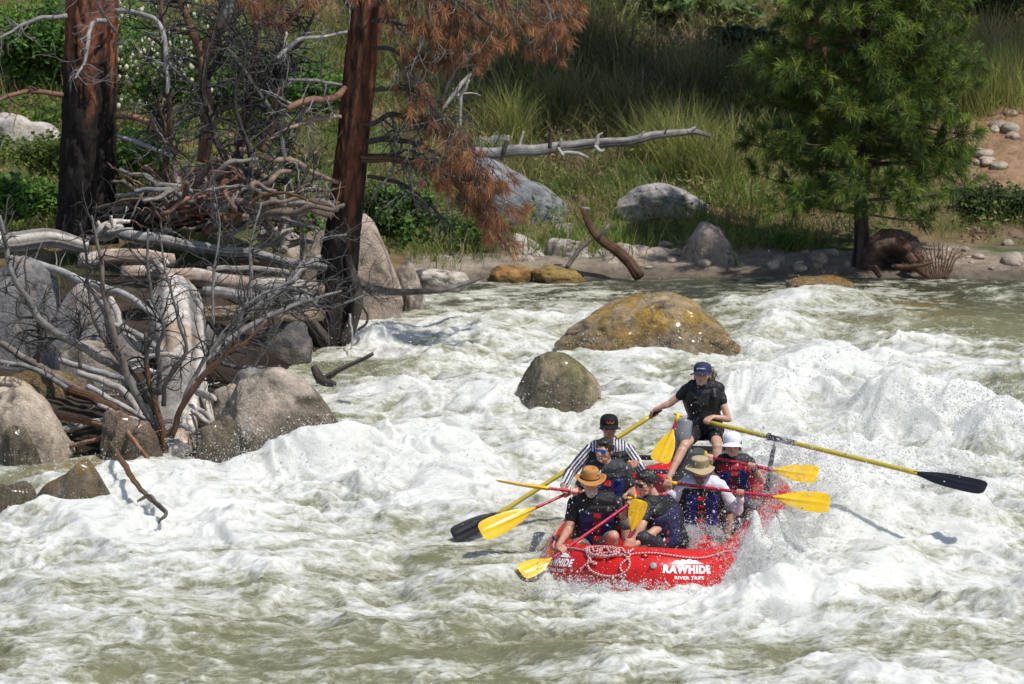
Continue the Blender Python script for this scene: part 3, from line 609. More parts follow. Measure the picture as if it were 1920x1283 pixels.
# ================================================================== BIG TREES
RUST = [(.30, .135, .06), (.24, .10, .05), (.36, .18, .08), (.20, .095, .055)]
PINE = [(.065, .12, .018), (.10, .17, .024), (.045, .085, .016), (.17, .22, .03)]
def crown_cloud(c, rad, nb, seed, cols, root, name='crown', ntuft=70, L=.2, w_=.014, per=26):
    """out-of-frame crown high on a trunk: limbs carrying needle tufts"""
    r = np.random.default_rng(seed); wd = MB(); nd = MB(); c = np.array(c); rad = np.array(rad)
    for k in range(nb):
        d = r.normal(size=3); d[2] *= .5; d /= np.linalg.norm(d); z = r.uniform(-1, 1); a = c+np.array([0, 0, rad[2]*z]); l = math.sqrt(max(.08, 1-z*z))
        e = a+d*rad*np.array([l, l, .25]); P = spline([a, (a+e)/2+r.normal(size=3)*.12, e], 10); R = np.linspace(.05, .012, 10); v, f = tube(P, R, 5); wd.add(v, f, np.tile(DARKW, (len(v), 1)))
        C = P[r.integers(3, 10, ntuft//6)]+r.normal(size=(ntuft//6, 3))*.28; D = np.tile(d, (len(C), 1)); tufts(nd, C, D, per, L, w_, cols, seed*31+k, 1.0)
    wd.build('limb', M_bark, root); nd.build(name, M_needle, root)
# T1: charred giant at left
t = thing('ponderosa_pine', at(160, 440, 56), 'thick charred ponderosa trunk at left with reddish bark showing through', 'tree', 'burnt ponderosa trunks')
mb, P, R = bark_trunk([(160, 452, 56, 62), (162, 405, 56, 54), (166, 250, 56, 51), (170, 100, 56, 49), (174, -40, 56, 48), (180, -500, 56, 43), (186, -1200, 56, 30)], 3, (.26, .105, .06), -.06, (.9, 3.4), amp=.13, sc=9)
mb.build('trunk', M_bark, t)
crown_cloud(at(186, -1150, 56), (2.2, 2.2, 2.0), 26, 5, RUST+PINE, t)
BR1 = [([(215, 20, 55.7, 5), (260, 25, 55.4, 5), (300, 48, 55, 4.5), (312, 120, 54.8, 4.5), (314, 175, 54.7, 3)], GREYW),
 ([(200, 38, 55.3, 5), (172, 45, 55.2, 4.5), (163, 85, 55, 4), (157, 120, 54.9, 3), (140, 148, 54.8, 2)], GREYW),
 ([(125, 30, 55.8, 5), (60, 38, 55.6, 4), (20, 60, 55.5, 3), (-20, 80, 55.3, 2)], GREYW*.8),
 ([(118, 178, 55.8, 5), (60, 172, 55.6, 4.5), (10, 183, 55.4, 4), (-30, 200, 55.2, 3)], REDW*.6),
 ([(218, 218, 55.8, 5), (270, 225, 55.6, 6), (310, 262, 55.4, 6), (330, 290, 55.3, 5)], REDW*.8),
 ([(220, 255, 55.8, 4), (270, 272, 55.6, 4.5), (322, 292, 55.2, 4)], GREYW*1.2),
 ([(218, 368, 55.8, 4), (290, 362, 55.3, 5), (350, 370, 55, 4)], BLEACH*.8),
 ([(216, 60, 55.8, 3), (190, 20, 55.3, 3), (176, -20, 55, 2.5)], GREYW)]
for k, (pts, c) in enumerate(BR1):
    mb = MB(); P2, R2 = limb(mb, *pts_px(pts), c, k, sides=8); twigs(mb, P2, R2, 10, .6, c*.6, k+40, 2, up=0); mb.build('branch', M_wood, t)
# T2: leaning red-brown pine with rusty boughs
t2 = thing('ponderosa_pine', at(622, 640, 55.6), 'leaning red brown ponderosa trunk in the middle, rooted at the water, with rusty dead needles', 'tree', 'burnt ponderosa trunks')
mb, P, R = bark_trunk([(618, 665, 55.6, 44), (626, 610, 55.6, 38), (632, 520, 55.7, 38), (645, 420, 55.8, 33), (656, 320, 55.8, 31), (666, 220, 55.8, 30), (678, 110, 55.8, 31), (692, 0, 55.8, 30), (705, -110, 55.8, 29), (760, -700, 56, 24), (800, -1300, 56, 14)], 9, (.17, .066, .038), .06, (.3, 2.6), amp=.07, sc=9)
mb.build('trunk', M_bark, t2)
crown_cloud(at(790, -1000, 56), (1.9, 1.9, 2.4), 26, 6, RUST, t2, ntuft=60)
r_ = np.random.default_rng(77)
for k, pts in enumerate([[(600, 640, 55.3, 16), (580, 610, 55, 14), (560, 590, 54.8, 8)], [(650, 640, 55.4, 14), (670, 560, 55.3, 10), (650, 480, 55.5, 8)]]):
    mb = MB(); limb(mb, *pts_px(pts), DARKW, k); mb.build('root', M_bark, t2)
BR2 = [([(675, 295, 55.6, 9), (740, 298, 55.4, 8), (800, 310, 55.2, 6), (850, 335, 55, 5), (905, 370, 54.9, 3)], REDW*.45, 1),
 ([(690, 265, 55.6, 6), (740, 262, 55.5, 5), (790, 275, 55.4, 4), (840, 300, 55.2, 3)], DARKW, 1),
 ([(690, 235, 55.6, 5), (740, 215, 55.5, 5), (790, 235, 55.4, 4), (850, 260, 55.2, 3)], DARKW, 1),
 ([(690, 330, 55.6, 4), (750, 345, 55.4, 4), (800, 380, 55.2, 3), (850, 430, 55.1, 2)], DARKW, 0),
 ([(700, 170, 55.6, 5), (760, 165, 55.3, 5), (800, 185, 55.2, 4), (840, 240, 55, 2)], DARKW*1.3, 1),
 ([(705, 10, 55.6, 6), (760, -20, 55.2, 6), (840, -10, 55, 5), (900, 30, 54.8, 3), (930, 60, 54.7, 2)], DARKW, 2),
 ([(705, -60, 55.6, 7), (800, -90, 55.2, 6), (930, -60, 54.9, 5), (1010, -10, 54.7, 4), (1050, 60, 54.6, 2)], DARKW, 2),
 ([(700, 40, 55.6, 5), (740, 40, 55.3, 5), (790, 60, 55, 4), (830, 90, 54.9, 2)], DARKW, 2),
 ([(700, 90, 55.6, 4), (740, 95, 55.3, 4), (770, 130, 55, 3), (790, 190, 54.9, 2)], DARKW, 2),
 ([(660, 15, 55.6, 6), (600, -40, 55.3, 5), (500, -20, 55, 4)], DARKW, 2)]
CL2 = [(758, 30), (829, 22), (836, 68), (818, 97), (826, 120), (769, 101), (762, 150), (788, 187), (893, 56), (851, 12), (1040, 90), (1000, 30), (950, 60), (1065, 20), (880, 20), (800, 50),
 (1050, 45), (980, 70), (930, 20), (1025, 10), (860, 100), (845, 45), (905, 100), (790, 20), (1030, 72), (870, 310), (874, 284), (889, 348), (911, 355), (900, 404), (930, 400), (960, 410), (915, 430), (940, 440), (885, 380), (860, 340), (840, 300), (820, 240), (800, 215), (850, 270), (830, 330), (895, 330), (925, 370), (470, 10), (500, 25), (590, 5), (520, -10), (905, 330), (700, -10)]
for k, (pts, c, kind) in enumerate(BR2):
    mb = MB(); P2, R2 = limb(mb, *pts_px(pts), c, k, sides=8); twigs(mb, P2, R2, 12 if kind < 2 else 8, .75, GREYW*.45, k+70, 2, up=-.25, droop=.08); mb.build('branch', M_wood, t2)
nd = MB(); tw = MB()
for k, (px, py) in enumerate(CL2):
    Yd = 55+r_.uniform(-.5, .5); c0 = at(px, py, Yd)
    d0 = np.array([r_.uniform(-.2, .8), r_.uniform(-.6, .2), -1.0]); d0 /= np.linalg.norm(d0)
    for j in range(9):
        e = c0+r_.normal(size=3)*np.array([.13, .15, .11]); s = c0-d0*.32+r_.normal(size=3)*.07
        P_ = spline([s, (s+e)/2+r_.normal(size=3)*.03, e], 6); v, f = tube(P_, np.linspace(.006, .004, 6), 4); tw.add(v, f, np.tile(DARKW*1.6, (len(v), 1)))
        dd = (e-s)/np.linalg.norm(e-s)
        tufts(nd, e[None], dd[None], 42, .17, .006, RUST, k*31+j, .55, .15)
tw.build('twigs', M_wood, t2); nd.build('dead_needles', M_needle, t2)
BR2L = [([(645, 165, 55.6, 5), (625, 182, 55.3, 7), (570, 190, 55, 7), (540, 205, 54.8, 5)], REDW*.6), ([(640, 218, 55.6, 4), (590, 225, 55.3, 5), (540, 240, 55, 4), (500, 262, 54.8, 3)], PINKW*.8),
 ([(632, 342, 55.6, 4), (590, 325, 55.2, 5), (550, 302, 55, 6), (500, 298, 54.8, 5), (450, 280, 54.7, 5)], PINKW*.7), ([(622, 402, 55.6, 7), (595, 396, 55.2, 8), (575, 385, 55, 7)], PINKW*.8),
 ([(640, 160, 55.7, 3), (590, 152, 55.5, 3.5), (540, 150, 55.4, 3)], GREYW*.7), ([(650, 60, 55.6, 3), (600, 70, 55.3, 3), (560, 75, 55.2, 4), (520, 110, 55, 3)], GREYW)]
for k, (pts, c) in enumerate(BR2L):
    mb = MB(); P2, R2 = limb(mb, *pts_px(pts), c, k, sides=8); twigs(mb, P2, R2, 8, .6, GREYW*.6, k+90, 2, up=0); mb.build('branch', M_wood, t2)
# standing dead stems between the two pines
DEAD = [
 ([(385, 300, 57, 13), (386, 200, 57, 12), (372, 95, 57, 9), (345, 20, 57, 7), (330, -40, 57, 6)], REDW*.7, 'forked dead tree with a stripped pale patch behind the root pile', [([(385, 110, 57, 13), (410, 60, 57, 16), (440, 10, 57, 17), (460, -60, 57, 16)], REDW*1.1, BLEACH), ([(388, 150, 57, 7), (420, 90, 56.8, 5), (450, 60, 56.6, 4)], DARKW)]),
 ([(440, 330, 56.5, 8), (456, 250, 56.5, 8), (475, 150, 56.5, 7), (483, 60, 56.5, 6), (485, -30, 56.5, 4)], REDW*.6, 'thin dark red dead stem left of the pale root branches', [([(456, 240, 56.5, 5), (500, 160, 56.3, 5), (560, 85, 56.1, 4), (592, 20, 56, 3)], DARKW)]),
 ([(490, 280, 56, 9), (515, 215, 56, 9), (528, 140, 56, 7), (533, 60, 56, 5), (570, 0, 56, 4)], REDW*.8, 'reddish dead stem with peeling pale bark beside the middle pine', [([(525, 160, 56, 4), (530, 120, 55.8, 5), (536, 60, 55.8, 3)], BLEACH)]),
 ([(308, 330, 55.6, 7), (318, 240, 55.4, 6), (314, 150, 55.3, 5), (308, 70, 55.2, 4), (300, -20, 55.2, 3)], REDW*.75, 'slender reddish dead stem just right of the charred trunk', []),
 ([(430, 320, 55, 8), (400, 240, 55, 6), (380, 160, 55, 5), (400, 60, 55, 4), (430, -20, 55, 3)], DARKW*1.4, 'dark leaning dead stem crossing the forked tree', []),
 ([(450, 400, 54.6, 6), (470, 300, 54.6, 5), (440, 190, 54.6, 4), (460, 100, 54.6, 3), (420, 30, 54.6, 2)], DARKW, 'black leafless sapling rising through the driftwood', []),
 ([(560, 420, 55, 5), (540, 330, 55, 5), (520, 230, 55, 4), (450, 120, 55, 3), (425, 90, 55, 3)], GREYW*.7, 'grey leafless sapling leaning left in front of the middle pine', []),
]
for k, (pts, c, lab, ex) in enumerate(DEAD):
    wood('dead_tree', pts, c, lab, 'dead tree', tw=38, L=.8, seed=k*5+1, twb=GREYW*.2, extra=ex, lvl=2, up=.1)
# ================================================================== ROOT PILE AND LOGS
def root_pile():
    r = np.random.default_rng(12)
    t = thing('root_pile', at(400, 400, 56), 'tangled heap of pinkish and grey roots between the two burnt pines', 'root pile')
    cs = [PINKW, REDW, PINKW*.7, BLEACH*.8, GREYW, BRNW*.7]
    for k in range(95):
        a = r.uniform(0, PI); px, py = 330+r.normal()*60+120*r.random(), 400+r.normal()*18; x1 = px+r.uniform(-130, 190); y1 = py-r.uniform(0, 110)*abs(math.sin(a)); yd = r.uniform(54.4, 56.2)
        mid = ((px+x1)/2+r.normal()*30, (py+y1)/2+r.normal()*22-15)
        w_ = r.uniform(2., 6.5); pts = [(px, py, yd, w_*1.2), (*mid, yd-.2, w_), (x1, y1, yd-.1+r.normal()*.3, w_*.6)]
        mb = MB(); P, R = limb(mb, *pts_px(pts), cs[k % 6]*r.uniform(.45, .95), k, sides=7, wob=.9); twigs(mb, P, R, 3, .3, cs[(k+1) % 6]*.8, k, 1); mb.build('root', M_wood, t)
    mb = MB(); v, f = ICO[5]; n_ = ridge(v[:, 0]*2.5, v[:, 1]*2.5, v[:, 2]*2.5, 4)
    mb.add(v*(1+.25*n_)[:, None]*np.array([.75, .5, .38])+at(400, 372, 56.4), f, wcol(v*3, np.array([.12, .075, .055]), 5, DARKW)); mb.build('root_mass', M_char, t)
root_pile()
v, f = ICO[5]; n_ = ridge(v[:, 0]*2, v[:, 1]*2, v[:, 2]*2, 4); mb = MB()
mb.add(v*(1+.22*n_)[:, None]*np.array([.36, .33, .30])+at(292, 408, 55.6), f, wcol(v*2, np.array([.018, .015, .013]), 4)); tag(mb.build('burnt_stump', M_char, loc=at(292, 430, 55.6)), 'black burnt stump just right of the charred trunk', 'stump')
LOGS = [
 ([(-60, 452, 52.6, 24), (20, 450, 52.8, 22), (90, 452, 53, 21), (160, 462, 53.2, 15)], BLEACH, 'thick bleached log at the left edge in front of the charred trunk', None),
 ([(150, 488, 52.6, 16), (230, 482, 52.8, 18), (325, 486, 53, 15)], PINKW*1.05, 'short pinkish bleached log right of the thick bleached log', BLEACH),
 ([(225, 436, 54.4, 13), (290, 450, 54.4, 14), (400, 468, 54.6, 13), (520, 486, 54.8, 11), (612, 502, 55.2, 9)], GREYW*.85, 'long smooth grey log running right to the middle pine', None),
 ([(235, 512, 52.6, 18), (340, 520, 53, 20), (440, 530, 53.6, 18), (600, 540, 54.6, 14)], PINKW*.85, 'pale brown log under the long smooth grey log', BLEACH*.8),
 ([(360, 588, 52.6, 17), (450, 584, 53.2, 16), (600, 592, 54.4, 15)], np.array([.30, .23, .16]), 'brown log just above the water left of the middle pine', PINKW*.8),
 ([(380, 548, 52.9, 12), (500, 556, 53.4, 14), (600, 562, 54.6, 12)], GREYW*.8, 'grey split log lying between two brown logs', None),
 ([(390, 505, 54, 6), (480, 503, 54.2, 6), (560, 515, 54.4, 5)], BLEACH*.8, 'thin bleached pole on the log stack', None),
 ([(500, 560, 53.2, 7), (560, 510, 53.6, 8), (600, 480, 54, 5)], GREYW, 'grey upright splinter leaning on the middle pine', None),
 ([(660, 525, 56.6, 14), (700, 540, 56.6, 10), (770, 548, 56.6, 7), (840, 542, 56.8, 6), (905, 518, 57.4, 5)], DARKW*1.4, 'dark thin log reaching right along the water from the middle pine', GREYW*.6),
 ([(-40, 712, 47.9, 12), (20, 722, 47.8, 16), (60, 752, 47.7, 17), (95, 790, 47.6, 13), (112, 815, 47.5, 7)], np.array([.50, .39, .27]), 'curved pale log draped over the cream boulder', None),
 ([(48, 766, 47.6, 5), (130, 784, 47.4, 7), (225, 808, 47.2, 7), (290, 835, 47.1, 6)], BRNW, 'straight reddish brown log crossing in front of the boulders', REDW),
 ([(75, 835, 47.2, 7), (110, 812, 47.3, 8), (150, 798, 47.5, 8), (200, 785, 47.7, 6)], BLEACH*1.05, 'short chalky white log end at the waterline', None),
 ([(120, 838, 47.1, 4), (165, 828, 47.1, 5), (205, 815, 47.1, 4)], REDW*.8, 'short red stick lying at the waterline', None),
 ([(218, 782, 47.1, 5), (247, 822, 46.8, 6), (285, 874, 46.4, 5)], BRNW, 'brown stick slanting into the foam', REDW*.8),
 ([(206, 832, 46.3, 5), (232, 870, 45.0, 7), (262, 915, 43.8, 6), (286, 940, 43.0, 5), (296, 950, 42.7, 4)], BRNW*.9, 'crooked brown branch sticking out into the whitewater at left', OLIV),
 ([(258, 940, 42.9, 2.5), (280, 930, 42.9, 5), (298, 948, 42.6, 6), (312, 962, 42.3, 5), (298, 980, 42.0, 3)], DARKW*1.5, 'broken forked tip of a branch below the crooked one', None),
 ([(355, 820, 47.5, 5), (390, 800, 47.3, 5), (425, 782, 47.1, 4)], PINKW*.8, 'pale stick pointing right at the splash near the pale boulder', None),
 ([(370, 735, 48.2, 9), (395, 745, 48, 9), (402, 752, 47.9, 7)], BLEACH*.8, 'sawn off pale log end beside the bleached trunk', None),
 ([(360, 770, 48, 6), (380, 785, 47.8, 7), (398, 798, 47.7, 6)], BLEACH*.9, 'short bleached root stub right of the bleached trunk', None),
 ([(400, 675, 51.5, 4), (450, 690, 51.2, 5), (525, 688, 51, 4)], BLEACH*.7, 'thin pale stick bridging above the big pale boulder', None),
 ([(470, 695, 50.5, 3), (500, 650, 50.4, 4), (530, 595, 50.3, 3)], BLEACH*.8, 'thin pale stick standing among the twigs by the log stack', None),
 ([(595, 715, 50.6, 6), (618, 705, 50.5, 7), (645, 690, 50.4, 5), (698, 664, 50.2, 4)], DARKW*1.6, 'wet dark branch poking up behind the big pale boulder', REDW*.8),
 ([(590, 690, 50.6, 8), (605, 712, 50.5, 11), (628, 720, 50.4, 7)], DARKW, 'black wet knot of wood on the big pale boulder', None),
 ([(655, 590, 54.9, 3), (660, 630, 54.6, 3), (658, 655, 54.4, 2)], GREYW, 'thin grey stick dangling into water at the middle pine', None),
 ([(680, 575, 55.1, 3), (690, 600, 55, 3), (672, 620, 54.9, 3)], DARKW, 'thin dark stick stuck in foam right of the middle pine', None),
]
LOGS = [([(x_, y_, d_, q_*.86) for x_, y_, d_, q_ in L_[0]],)+tuple(L_[1:]) for L_ in LOGS]
for k, (pts, c, lab, alt) in enumerate(LOGS):
    wood('driftwood_log', pts, c, lab, 'driftwood', seed=k*3+2, alt=alt, sides=30 if pts[0][3] > 10 else 12, noise=.16, group='driftwood logs on the left bank')
# bleached skull-like knots
v, f = ICO[4]; n_ = ridge(v[:, 0]*1.1, v[:, 1]*1.1, v[:, 2]*1.1, 3)
for k, (px, py, Yd, s, lab) in enumerate([(203, 430, 53.6, .16, 'knobbly white root knot on the bleached logs'), (520, 445, 56.2, .22, 'white splintered root knot left of the middle pine'), (300, 500, 52.6, .11, 'small white knot above the bleached trunk')]):
    rk = np.random.default_rng(k+3); mb = MB(); c0 = at(px, py, Yd)
    for q in range(9):
        e = rk.normal(size=3)*s*np.array([1, .7, .7]); P = np.array([c0-e*.6+rk.normal(size=3)*s*.2, c0+rk.normal(size=3)*s*.25, c0+e]); limb(mb, P, np.array([.28, .36, .14])*s*rk.uniform(.6, 1.1), BLEACH*1.1, k*9+q, None, 12, n=12, wob=.5, noise=.2)
    tag(mb.build('root_knot', M_wood, loc=c0), lab, 'driftwood')
# big bleached trunk with root limbs, coming towards the water
wood('bleached_trunk', [(322, 540, 51.5, 34), (330, 580, 51, 52), (338, 640, 50.2, 50), (338, 710, 49.3, 44), (334, 775, 48.4, 40), (326, 832, 47.7, 38), (322, 858, 47.3, 32)], BLEACH*1.1,
 'massive bleached white trunk lying towards the water behind the dead bush', 'driftwood', tw=5, L=.3, seed=4, alt=np.array([.40, .30, .22]), sides=40, noise=.16, wob=.1,
 extra=[([(375, 700, 49, 9), (385, 740, 48.6, 8), (398, 790, 48.2, 6)], BLEACH), ([(372, 770, 48.3, 6), (395, 782, 48.1, 6), (402, 800, 48, 5)], BLEACH*.9)])
# parallel grey poles under the bush
POL = [([(146, 700, 48.6, 6), (225, 728, 48.3, 7), (270, 785, 47.9, 6)], BLEACH*.8), ([(165, 725, 48.4, 6), (225, 760, 48.1, 6), (278, 790, 47.8, 5)], GREYW*1.2), ([(110, 676, 48.8, 6), (190, 700, 48.6, 6), (240, 712, 48.4, 5)], GREYW),
 ([(20, 484, 51, 6), (95, 502, 50.6, 7), (160, 530, 50.2, 7), (232, 550, 49.9, 6), (285, 588, 49.6, 5)], GREYW*1.2), ([(208, 560, 49.8, 6), (244, 640, 49.4, 8), (300, 664, 49.1, 7)], BLEACH*.9), ([(215, 608, 49.4, 6), (255, 625, 49.3, 6), (300, 655, 49, 6)], BLEACH*.7),
 ([(128, 728, 48.3, 10), (200, 760, 48, 10), (260, 800, 47.6, 9), (296, 815, 47.4, 8)], BRNW*.6), ([(0, 645, 49.1, 6), (60, 680, 48.9, 7), (120, 715, 48.6, 7), (175, 745, 48.3, 6)], DARKW*2.2), ([(0, 680, 48.8, 5), (60, 690, 48.7, 5), (130, 730, 48.4, 5)], GREYW*.7),
 ([(186, 760, 47.9, 4), (230, 780, 47.7, 5), (280, 800, 47.5, 4)], BLEACH), ([(240, 680, 48.8, 4), (300, 665, 48.7, 5), (350, 672, 48.6, 4)], BLEACH*.9), ([(230, 700, 48.5, 5), (265, 690, 48.4, 5), (290, 700, 48.3, 5)], BLEACH)]
for k, (pts, c) in enumerate(POL):
    wood('driftwood_pole', pts, c, ['weathered grey pole', 'silvery bare pole', 'dull grey pole', 'long grey pole', 'pale curved pole', 'short tan pole', 'thick dark brown wet pole', 'blackish rough pole', 'thin dark grey pole', 'thin white pole', 'white stick', 'short white pole'][k]+' '+
      ['ending at the foot of the bleached trunk', 'just under the weathered grey pole', 'above the tan boulder under the bush', 'sloping from the left edge over the grey boulders', 'touching the middle of the bleached trunk', 'wedged above the pale curved pole', 'reaching the base of the dead bush', 'sloping down from the left edge over wet rocks', 'just below the blackish rough pole', 'close to the base of the dead bush', 'lying across the bleached trunk', 'behind the stems of the dead bush'][k],
      'driftwood', tw=4, L=.3, seed=k+60, sides=9, lvl=1, group='poles under the dead bush', twb=GREYW*.7)
# dead bush
BUSH = [([(310, 848, 47.2, 6), (292, 755, 47.2, 6), (277, 700, 47.2, 5), (274, 625, 47.2, 4)], BRNW*.5, DARKW), ([(297, 805, 47.3, 7), (262, 750, 47.2, 7), (232, 685, 47.1, 7), (210, 610, 47, 6), (195, 550, 47, 5), (191, 493, 47, 4), (180, 448, 47, 3.5), (172, 405, 47, 2.5)], DARKW*2, GREYW*.6),
 ([(235, 700, 47.6, 6), (210, 684, 47.5, 8), (150, 648, 47.3, 8), (85, 610, 47.1, 7), (52, 560, 47, 6), (22, 515, 46.9, 5), (11, 460, 46.9, 5), (0, 405, 46.8, 4)], GREYW*.6, None),
 ([(322, 820, 47.2, 6), (344, 760, 47.1, 6), (378, 710, 47, 6), (430, 658, 46.9, 5), (464, 640, 46.8, 4), (500, 600, 46.8, 3)], REDW*.45, BRNW), ([(307, 760, 47.6, 5), (311, 718, 47.5, 4.5), (348, 662, 47.4, 4), (337, 610, 47.3, 3), (322, 550, 47.2, 2.5), (310, 505, 47.2, 2), (299, 437, 47.2, 1.8)], GREYW*.6, None),
 ([(300, 740, 47.4, 5), (296, 660, 47.3, 4.5), (307, 610, 47.2, 4), (285, 557, 47.2, 3.5), (277, 497, 47.1, 3), (277, 430, 47.1, 2.5)], GREYW*.5, None), ([(290, 770, 47.5, 4), (250, 700, 47.4, 4), (215, 665, 47.3, 4), (180, 610, 47.2, 3.5), (165, 540, 47.2, 3), (160, 470, 47.1, 2.5), (150, 420, 47.1, 2)], DARKW*1.4, None),
 ([(330, 800, 47.3, 4), (352, 730, 47.2, 4), (400, 650, 47.2, 4), (440, 600, 47.2, 4), (480, 560, 47.1, 3), (560, 520, 47.1, 2)], GREYW*.7, None), ([(150, 690, 47.8, 4), (148, 640, 47.8, 3), (150, 580, 47.7, 2)], DARKW*1.5, None), ([(72, 680, 47.9, 5), (74, 640, 47.9, 5), (72, 600, 47.9, 4)], BRNW*.5, DARKW)]
t = thing('dead_bush', at(312, 850, 47.2), 'dark leafless dead bush with stems fanning out in front of the bleached trunk', 'dead bush')
for k, (pts, c, alt) in enumerate(BUSH):
    mb = MB(); P2, R2 = limb(mb, *pts_px(pts), c, k+5, alt, sides=9); twigs(mb, P2, R2, 20, .5, GREYW*.20, k+140, 2, t0=.3, up=.25, rmin=.0035); mb.build('stem', M_wood, t)
t = thing('dead_bush', at(560, 640, 52), 'thicket of fine grey twigs in front of the log stack left of the middle pine', 'dead bush')
for k, pts in enumerate([[(350, 690, 50, 5), (420, 630, 50.4, 7), (480, 580, 50.8, 6), (540, 540, 51, 5), (600, 560, 51, 3)], [(380, 680, 50, 5), (470, 610, 50.5, 6), (560, 570, 50.8, 4), (640, 545, 51, 2)], [(440, 620, 50.4, 4), (470, 540, 50.6, 4), (470, 460, 50.7, 3), (490, 380, 50.8, 2)], [(400, 610, 50.4, 3), (400, 520, 50.5, 3), (412, 430, 50.6, 2), (400, 350, 50.6, 2)], [(520, 560, 51, 3), (560, 500, 51.2, 3), (600, 450, 51.4, 2), (650, 440, 51.5, 2)], [(560, 570, 51, 3), (620, 575, 51.2, 3), (680, 555, 51.4, 2), (700, 540, 51.4, 2)]]):
    mb = MB(); P2, R2 = limb(mb, *pts_px(pts), GREYW*.6, k+25, sides=8); twigs(mb, P2, R2, 24, .6, GREYW*.26, k+240, 2, t0=.1, up=.1, rmin=.0035); mb.build('stem', M_wood, t)
# far side dead wood
wood('fallen_tree', [(885, 288, 66, 9), (960, 282, 66, 11), (1050, 278, 66.1, 10), (1120, 268, 66.2, 9), (1200, 260, 66.3, 8), (1290, 246, 66.5, 6), (1332, 256, 66.5, 3)], np.array([.27, .26, .25]), 'long bare grey trunk lying level across the grass with broken branch stubs', 'fallen tree', seed=70, sides=14,
 extra=[(q, c) for q, c in [([(940, 300, 65.8, 3), (945, 285, 65.8, 5), (950, 262, 65.8, 4)], DARKW), ([(972, 278, 66, 3), (982, 246, 66, 2)], BLEACH), ([(1030, 278, 65.8, 4), (1034, 242, 65.8, 3)], DARKW), ([(1048, 272, 66, 3), (1053, 262, 66, 3)], BLEACH*.8), ([(1046, 278, 65.9, 3), (1056, 292, 65.8, 3)], BLEACH), ([(1050, 288, 66, 4), (1085, 288, 66, 4), (1103, 296, 66, 2)], GREYW*1.2), ([(1118, 272, 66, 5), (1122, 256, 66, 3), (1130, 250, 66, 2)], BLEACH), ([(1116, 274, 65.9, 4), (1124, 284, 65.8, 4), (1133, 282, 65.8, 2)], GREYW*1.3), ([(1198, 258, 66, 3), (1208, 247, 66, 2)], BLEACH*.8), ([(1246, 252, 66.2, 2), (1250, 240, 66.2, 1.5)], DARKW), ([(1290, 248, 66.4, 5), (1304, 240, 66.4, 3)], GREYW*1.2)]])
wood('leaning_snag', [(1200, 520, 61.6, 12), (1180, 495, 61.8, 11), (1150, 468, 62, 10), (1120, 440, 62.1, 8), (1102, 415, 62.2, 6), (1094, 392, 62.3, 5)], BRNW*.7, 'leaning brown snag rising from the far waterline', 'driftwood', seed=74, alt=BRNW*.45, sides=12,
 extra=[([(1062, 502, 61.8, 4), (1085, 470, 62, 5), (1110, 448, 62.1, 4)], DARKW*1.5), ([(1122, 445, 62, 4), (1135, 430, 61.9, 3), (1142, 420, 61.9, 2)], GREYW), ([(1090, 392, 62.3, 4), (1104, 392, 62.3, 3)], GREYW)])
wood('bare_sapling', [(865, 290, 62.5, 3), (865, 200, 62.5, 3), (880, 150, 62.5, 3), (890, 130, 62.5, 2)], DARKW, 'thin bare sapling with two white forked branches right of the rusty boughs', 'dead tree', tw=5, L=.5, seed=77, sides=6, lvl=1,
 extra=[([(828, 205, 62.3, 2), (850, 180, 62.3, 4), (872, 150, 62.3, 4), (882, 138, 62.3, 2)], BLEACH), ([(862, 240, 62.3, 2.5), (865, 180, 62.3, 4), (880, 150, 62.3, 2)], BLEACH*.8), ([(825, 200, 62.3, 3), (850, 140, 62.3, 3), (885, 100, 62.3, 2)], DARKW)])
wood('fallen_branch', [(1200, 138, 71.5, 2), (1235, 152, 71.5, 3.5), (1280, 168, 71.5, 3)], GREYW*.8, 'small fallen grey branch in the shaded grass', 'driftwood', seed=80)
# stump with roots at the young pine
t = thing('root_stump', at(1680, 520, 62.3), 'hollow reddish root stump on the waterline right of the young pine', 'stump')
v, f = ICO[5]; k_ = ridge(v[:, 0]*1.3+2, v[:, 1]*1.3, v[:, 2]*1.5, 4); hol = sstep(.72, .5, np.hypot(v[:, 0]+.1, v[:, 2]+.1))*(v[:, 1] < 0)
mb = MB(); mb.add(v*(1+.3*k_-.6*hol)[:, None]*np.array([.40, .38, .36])+at(1672, 486, 62.6), f, lerp(wcol(v*2, REDW*.38, 3, PINKW*.45), np.array([[.03, .022, .018]]), (hol*.9)[:, None])); mb.build('stump_body', M_char, t)  # near-black colour inside the hollow paints in its shade, on top of the dent
for k, pts in enumerate([[(1700, 480, 62.2, 10), (1722, 505, 62, 8), (1740, 520, 61.9, 5)], [(1640, 500, 62.1, 7), (1650, 520, 62, 5)], [(1680, 500, 62, 5), (1720, 500, 61.8, 4), (1750, 490, 61.7, 2)], [(1660, 440, 62.5, 5), (1690, 450, 62.4, 6), (1715, 480, 62.3, 5)]]):
    mb = MB(); P2, R2 = limb(mb, *pts_px(pts), REDW*.45, k); twigs(mb, P2, R2, 3, .2, REDW*.4, k); mb.build('root', M_wood, t)
t = thing('bare_bush', at(1760, 520, 61.9), 'small reddish leafless bush at the waterline beside the root stump', 'dead bush')
for k in range(11):
    x = 1745+k*3; mb = MB(); P2, R2 = limb(mb, *pts_px([(x, 522, 62, 1.8), (x+(k-5)*3, 490, 62, 1.6), (x+(k-5)*6, 450+abs(k-5)*5, 62, .9)]), REDW*.6, k, sides=5); twigs(mb, P2, R2, 6, .22, REDW*.5, k+9, 1, rmin=.002); mb.build('stem', M_wood, t)

